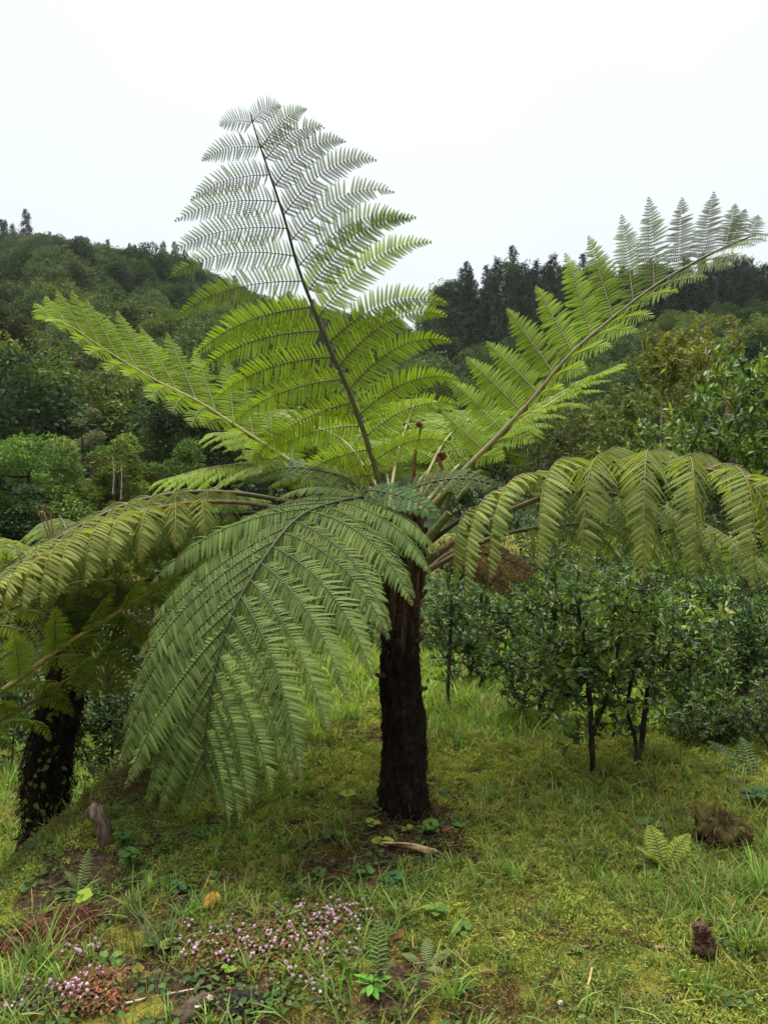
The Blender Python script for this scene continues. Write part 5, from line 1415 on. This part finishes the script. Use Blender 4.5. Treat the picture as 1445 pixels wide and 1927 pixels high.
fallen(1010, 1775, (.3, -.3, .5), .05, .013, (.16, .09, .04), 'brown dead leaf in the middle of the right foreground', n=(0, -.8, .5), dz=.01)

# small leafy plants: each is stem + single leaves
LG, YGR, MG, DGR = (.085, .16, .03), (.18, .25, .035), (.065, .125, .03), (.045, .09, .028)
def herb(px, py, nl, ln, wd, h, col, label, name='leafy_plant', cat='plant', spread=.7, tpl='big', dirs=None, el=(.1, .8), group='small leafy plants on the mound', seed=0):
    ln, wd = ln * .86, wd * .86
    b = on(px, py); t = thing(name, b, label, cat, group)
    g = np.random.default_rng(seed + px * 7 + py)
    mb = MB(); st = []
    for i in range(nl):
        a = (2.4 * i + g.uniform(-.3, .3)) if dirs is None else R(dirs[i]); e = g.uniform(*el)
        d = np.array([math.cos(a) * math.cos(e), math.sin(a) * math.cos(e), math.sin(e)])
        q = b + np.array([0, 0, h * g.uniform(.5, 1)]) + d * ln * .25 * spread
        tube(mb, catmull([b - np.array([0, 0, .01]), (b + q) / 2 + np.array([0, 0, h * .15]), q], 5), np.linspace(.002, .0013, 5), 4, (.07, .09, .03))
        st.append((q, d))
    mb.build('stem', M_herb, t, b)
    for q, d in st:
        m2 = MB(); c = np.array(col) * g.uniform(.8, 1.2)
        if tpl == 'big': big_leaf(m2, q, d * np.array([1, 1, .35]), np.array([d[0] * -.3, d[1] * -.3 - .35, 1.0]) + g.normal(0, .2, 3), ln * g.uniform(.75, 1.15), wd * g.uniform(.8, 1.1), c, fold=.2, curl=.18, m=7)
        else: leaves(m2, q[None], (d * np.array([1, 1, .3]))[None], np.array([[d[0] * -.2, -.5, 1.0]]) + g.normal(0, .15, (1, 3)), ln * g.uniform(.8, 1.15), wd * 2 * g.uniform(.9, 1.1), c, HEART)
        m2.build('leaf', M_herb, t, b, smooth=(tpl == 'big'))
    return t
herb(155, 1722, 3, .062, .030, .075, YGR, 'two bright yellow-green heart leaves above the reddish root bank', tpl='heart', dirs=[80, 100, -20], el=(.3, 1.0), name='seedling')
herb(245, 1640, 15, .055, .020, .10, MG, 'mid-green leafy clump on the left of the mound', el=(-.1, .8))
herb(232, 1600, 9, .05, .02, .08, DGR, 'darker leafy clump behind the mid-green one on the left')
herb(338, 1622, 11, .055, .011, .025, (.11, .17, .04), 'pale rosette of narrow leaves right of the mid-green clump', name='rosette', el=(.1, .6))
herb(408, 1624, 7, .05, .011, .025, (.10, .16, .04), 'smaller rosette of narrow leaves beside the pale one', name='rosette', el=(.1, .6))
herb(352, 1648, 8, .045, .010, .025, (.10, .15, .04), 'third rosette of narrow leaves, lowest of the three', name='rosette', el=(.1, .6))
herb(402, 1668, 2, .065, .022, .03, (.09, .15, .05), 'single upright grey-green leaf over the dark hollow', dirs=[100, 60], el=(.7, 1.2))
herb(335, 1690, 7, .035, .015, .07, (.07, .14, .06), 'bluish green trailing plant left of the yellow fallen leaf', el=(-.5, .5))
herb(300, 1795, 4, .07, .028, .05, (.13, .18, .03), 'broad yellowish leaves in the grass left of the pink flowers', dirs=[160, 20, 200, -30])
herb(205, 1826, 5, .065, .015, .04, LG, 'light green dandelion-like plant above the red leaves', el=(.3, 1.0))
herb(262, 1866, 3, .045, .018, .06, (.15, .13, .03), 'small plant with yellowing leaves at the bottom left', dirs=[100, 140, 60], el=(.2, .9))
herb(655, 1506, 6, .060, .028, .045, YGR, 'bright yellow-green heart leaves left of the trunk', tpl='heart', el=(-.1, .4), name='seedling')
herb(700, 1565, 3, .05, .026, .04, YGR, 'bright seedling at the left of the trunk foot', tpl='heart', el=(.1, .6), name='seedling')
herb(720, 1594, 3, .055, .028, .035, (.20, .28, .03), 'brightest seedling by the end of the dry stalks', tpl='heart', dirs=[170, 10, -70], el=(.0, .4), name='seedling')
herb(765, 1572, 2, .040, .022, .03, YGR, 'tiny bright seedling right in front of the trunk', tpl='heart', dirs=[10, 150], name='seedling')
herb(810, 1570, 9, .055, .026, .05, (.08, .15, .03), 'dark and light heart-leaved plant at the right of the trunk foot', tpl='heart', el=(-.1, .5), name='seedling')
herb(865, 1562, 3, .05, .026, .03, LG, 'light seedling in the grass right of the trunk', tpl='heart', name='seedling')
herb(835, 1502, 4, .06, .026, .04, DGR, 'dark green plant close behind the trunk on the right')
herb(715, 1540, 5, .07, .012, .06, MG, 'narrow-leaved plant against the trunk foot on the left', el=(.4, 1.2))
herb(625, 1588, 10, .06, .020, .055, MG, 'leafy plant left of the dry stalks')
herb(600, 1660, 11, .035, .018, .05, MG, 'small round-leaved clump left of the brown hollow', tpl='heart', el=(-.1, .6))
herb(560, 1690, 6, .03, .016, .04, DGR, 'little dark clump just above the pink flowers', tpl='heart')
herb(742, 1668, 10, .045, .022, .045, (.05, .13, .04), 'clover-like plant right of the pink flowers', tpl='heart', el=(-.1, .5))
herb(690, 1655, 3, .05, .02, .03, LG, 'pair of light leaves above the right end of the pink flowers', dirs=[180, 10, 60])
herb(820, 1735, 7, .05, .022, .05, (.09, .16, .03), 'light green plant right of the reddish bark piece')
herb(870, 1765, 5, .045, .020, .04, LG, 'light plant below the reddish bark piece')
herb(1225, 1572, 4, .085, .030, .07, (.10, .16, .05), 'broad grey-green leaves standing left of the mossy stump', dirs=[100, 200, -30, 60], el=(.2, .9))
herb(1300, 1600, 4, .07, .028, .06, (.07, .12, .06), 'bluish broad leaves touching the mossy stump', dirs=[140, 60, 200, -60])
herb(158, 1505, 7, .09, .045, .05, (.07, .15, .045), 'plant with big lobed bright leaves at the foot of the dark trunk', el=(-.2, .3))
herb(90, 1560, 6, .06, .03, .05, DGR, 'dark leaves at the left edge of the mound')
herb(700, 1870, 12, .065, .012, .04, (.09, .20, .035), 'fresh green rosette below the little fern', name='rosette', el=(.1, .8))
herb(432, 1845, 8, .03, .013, .05, (.14, .22, .03), 'light green sprig among the pink flowers')
herb(1420, 1520, 9, .09, .03, .09, (.045, .10, .04), 'broad dark leaves at the right edge under the shrub')

# small ferns
def small_fern(px, py, fr, label, col, Ln, name='small_fern', wfac=.2, K=10):
    b = on(px, py); t = thing(name, b, label, 'fern', 'small ferns on the mound')
    for a, el, ln in fr:
        frond(t, b, radial_path(b, a, el, ln, 1.1, 6), (0, 0, 1), 14, ln * wfac, start=.12, ang=(78, 60), droop=(.4, .4), lift=(0, 0), dih=.1, tint=col, K=K, pl=ln * wfac * .18, pw=ln * wfac * .07, stalk=(.08, .10, .03), rad=(.0018, .0006),
              tpl=TPL_MIN, joined=True, prof=[.6, .85, 1, .9, .6, .35, .15], mats=[M_herb, M_stalk])
small_fern(152, 1680, ((85, 70, .17), (140, 40, .14), (190, 25, .12), (40, 35, .10)), 'light green fern on the mossy left edge', (.11, .19, .035), .17)
small_fern(712, 1850, ((90, 78, .20), (-80, 65, .10), (30, 60, .09)), 'fresh green fern standing right of the pink flowers', (.09, .19, .035), .2)
small_fern(800, 1825, ((20, 40, .12), (80, 50, .11), (150, 35, .10), (-40, 30, .09)), 'pale yellowish fern right of the fresh green one', (.15, .20, .05), .12, wfac=.26)
small_fern(1250, 1640, ((0, 42, .17), (70, 50, .13), (180, 35, .15), (-40, 35, .14), (130, 45, .12), (-150, 28, .14), (100, 62, .2), (20, 60, .2), (200, 55, .19)), 'bright yellow-green fern seedling by the thin bare stems', (.32, .38, .05), .17, wfac=.34, K=8)
small_fern(225, 1500, ((100, 60, .35), (60, 50, .32), (150, 45, .30), (20, 55, .28)), 'reddish withered fern behind the broken stump', (.10, .075, .03), .3)
small_fern(265, 1478, ((100, 70, .42), (130, 60, .4), (50, 60, .4)), 'withered brownish fern under the tip of the drooping frond', (.085, .075, .03), .4)
small_fern(1415, 1470, ((120, 45, .35), (170, 35, .35), (80, 55, .3), (220, 30, .3)), 'dark green fern at the right edge under the shrub', (.04, .10, .04), .3)

# tufts of taller grass
tuft_spots = [(70, 1835, 26, .24, GRN, 'big fresh green grass tuft at the lower left'), (20, 1880, 18, .16, GRN, 'grass tuft in the bottom left corner'), (255, 1730, 26, .20, GRN + STR[:1], 'tall grass tuft right of the reddish root bank'),
              (300, 1790, 22, .20, [(.11, .15, .08), (.09, .13, .06)], 'pale bluish grass tuft left of the pink flowers'), (490, 1735, 18, .13, GRY, 'yellowish grass tuft above the pink flowers'), (540, 1610, 22, .15, GRN + STR, 'grass tuft with dry blades under the drooping frond'),
              (660, 1840, 22, .17, GRN, 'grass tuft left of the fresh green fern'), (630, 1875, 14, .12, GRN, 'lower grass tuft left of the fresh green fern'), (1432, 1690, 70, .22, GRN, 'dense dark green grass tuft at the right edge'),
              (1225, 1690, 34, .17, GRN, 'grass tuft below the bright fern seedling'), (1150, 1700, 26, .15, GRN, 'grass tuft left of and below the bright fern seedling'), (980, 1670, 26, .13, GRN, 'grass tuft in the middle of the right lawn'),
              (1000, 1750, 30, .14, GRN + STR, 'grass tuft by the grey-brown stick'), (1085, 1535, 28, .14, GRN, 'grass tuft in front of the pale-split young tree'), (850, 1890, 26, .16, GRN, 'grass tuft at the bottom edge right of the dark hole'),
              (960, 1830, 18, .10, GRN, 'small grass tuft in the bottom centre right'), (1300, 1870, 30, .13, GRN, 'grass tuft below the dark scaly stub'), (1400, 1800, 34, .16, GRN + GRY, 'pale grass tuft right of the dark scaly stub'),
              (640, 1330, 40, .28, GRN + GRY, 'tall bright grass left of the trunk behind the drooping frond'), (600, 1400, 34, .24, GRN + GRY, 'bright grass tuft behind the tip of the drooping frond'), (680, 1260, 40, .32, GRY, 'tall yellow-green grass right behind the trunk'),
              (1180, 1500, 24, .16, GRN, 'grass tuft at the foot of the double-stemmed young tree'), (870, 1300, 34, .25, GRN, 'tall grass behind the sapling'), (470, 1590, 18, .12, GRN, 'grass tuft left of the half sunk stick'), (770, 1880, 16, .13, GRN, 'grass tuft beside the dark hole at the bottom')]
for i, (px, py, n, h, cs, lab) in enumerate(tuft_spots):
    b = on(px, py)
    o = blade_mb(300 + i, n, h * .45, h, min(.028, .03 * h / .15), cs, .0036, .75).build('grass_tuft', M_grass); o.location = b; o.rotation_euler = (rng.normal(0, .05), rng.normal(0, .05), rng.uniform(0, 6))
    tag(o, lab, 'grass tuft', 'grass tufts on the mound')
b = on(1124, 1665)
t = thing('broad_blade_plant', b, 'plant with few broad upright light blades in the middle of the right lawn', 'plant')
for dx, h, ln in ((0, .135, .014), (-.015, .085, .012), (.035, .09, .010), (.05, .06, .009)):
    m2 = MB(); big_leaf(m2, b + np.array([dx, 0, 0]), np.array([dx * .8, -.05, 1.0]), np.array([.2, -1, .1]), h, ln * .8, (.12, .22, .035), fold=.3, curl=.05, m=7); m2.build('blade', M_herb, t, b, smooth=True)

# pink knotweed: mats of small reddish leaves with round pink flower heads
fm = MB(); gf = np.random.default_rng(9)
lump(fm, (0, 0, 0), .0062, (.40, .23, .30), 1.0, (1, 1, 1.05), seg=10, amp=.05)
n = 70; e = rdir(n, gf)
leaves(fm, e * .0056, e, rdir(n, gf), .0035, .0028, np.array([.50, .33, .40]) * gf.uniform(.6, 1.25, (n, 1)))
head = fm.mesh('flower_head', M_flower)
fm = MB(); lump(fm, (0, 0, 0), .0055, (.45, .34, .35), 2.0, (1, 1, 1.05), seg=10, amp=.05); e = rdir(n, gf)
leaves(fm, e * .005, e, rdir(n, gf), .003, .0025, np.array([.55, .44, .46]) * gf.uniform(.7, 1.2, (n, 1)))
head2 = fm.mesh('flower_head', M_flower)
def knotweed(cx, cy, blobs, nleaf, nhead, cols, label, seed):
    g = np.random.default_rng(seed)
    b = on(cx, cy); t = thing('knotweed_patch', b, label, 'flower patch')
    w = np.array([q[4] for q in blobs], float); w /= w.sum()
    def pick():
        q = blobs[g.choice(len(blobs), p=w)]
        while True:
            u, v = g.normal(0, .5, 2)
            if u * u + v * v < 1: return q[0] + u * q[2], q[1] + v * q[3]
    O = np.array([on(*pick()) for _ in range(nleaf // 6)])
    O = np.repeat(O, 6, 0) + g.normal(0, .018, (len(O) * 6, 3)) * np.array([1, 1, 0]); O[:, 2] = gz(O[:, 0], O[:, 1]) + g.uniform(.008, .04, len(O))
    m = MB(); cols = np.asarray(cols, float); n = len(O)
    leaves(m, O, unit(g.normal(size=(n, 3)) * np.array([1, 1, .5])), unit(np.array([0, -.2, 1]) + g.normal(0, .4, (n, 3))), g.uniform(.012, .024, n), g.uniform(.008, .015, n), cols[g.integers(0, len(cols), n)] * g.uniform(.7, 1.3, (n, 1)), BROAD)
    tag(m.build('leaf_mat', M_herb, t, b), kind='stuff')
    ms = MB(); k = 0
    while k < nhead:
        c = on(*pick())
        for _ in range(int(g.integers(1, 6))):
            p = c + np.append(g.normal(0, .014, 2), 0); p[2] = tz(p[0], p[1]) + g.uniform(.035, .065)
            o = bpy.data.objects.new('flower_head', head if g.random() < .6 else head2); COL.objects.link(o); o.parent = t
            o.location = p - b; s_ = g.uniform(.45, .95); o.scale = (s_, s_, s_); o.rotation_euler = g.uniform(0, 6, 3)
            tube(ms, [p + np.array([g.normal(0, .006), .004, -.05]), p], .0008, 3, (.16, .06, .04)); k += 1
    tag(ms.build('flower_stalks', M_herb, t, b), kind='stuff')
RED = [(.15, .065, .038), (.12, .075, .03), (.10, .10, .03), (.17, .08, .045), (.085, .12, .034), (.11, .13, .035), (.09, .11, .03)]
knotweed(520, 1790, [(510, 1790, 185, 62, 5), (640, 1735, 75, 38, 3), (560, 1765, 150, 62, 4), (400, 1800, 95, 48, 1.5), (520, 1870, 190, 50, 1.4)], 3400, 260, RED, 'wide patch of pink round knotweed flowers in the foreground', 1)
knotweed(45, 1895, [(45, 1895, 85, 42, 3), (110, 1890, 60, 40, 1)], 700, 42, [(.09, .11, .06), (.11, .07, .03), (.07, .10, .04)], 'pink knotweed flowers in the bottom left corner', 2)
knotweed(165, 1880, [(170, 1885, 70, 32, 3), (190, 1850, 40, 20, 1)], 1100, 22, [(.19, .075, .042), (.15, .07, .036), (.12, .10, .035)], 'brick-red leafed knotweed patch with few flowers at bottom left', 3)
knotweed(140, 1812, [(140, 1812, 45, 18, 3), (190, 1800, 30, 14, 1)], 360, 18, [(.09, .10, .03), (.10, .07, .03)], 'small group of pink knotweed flowers under the root bank', 4)
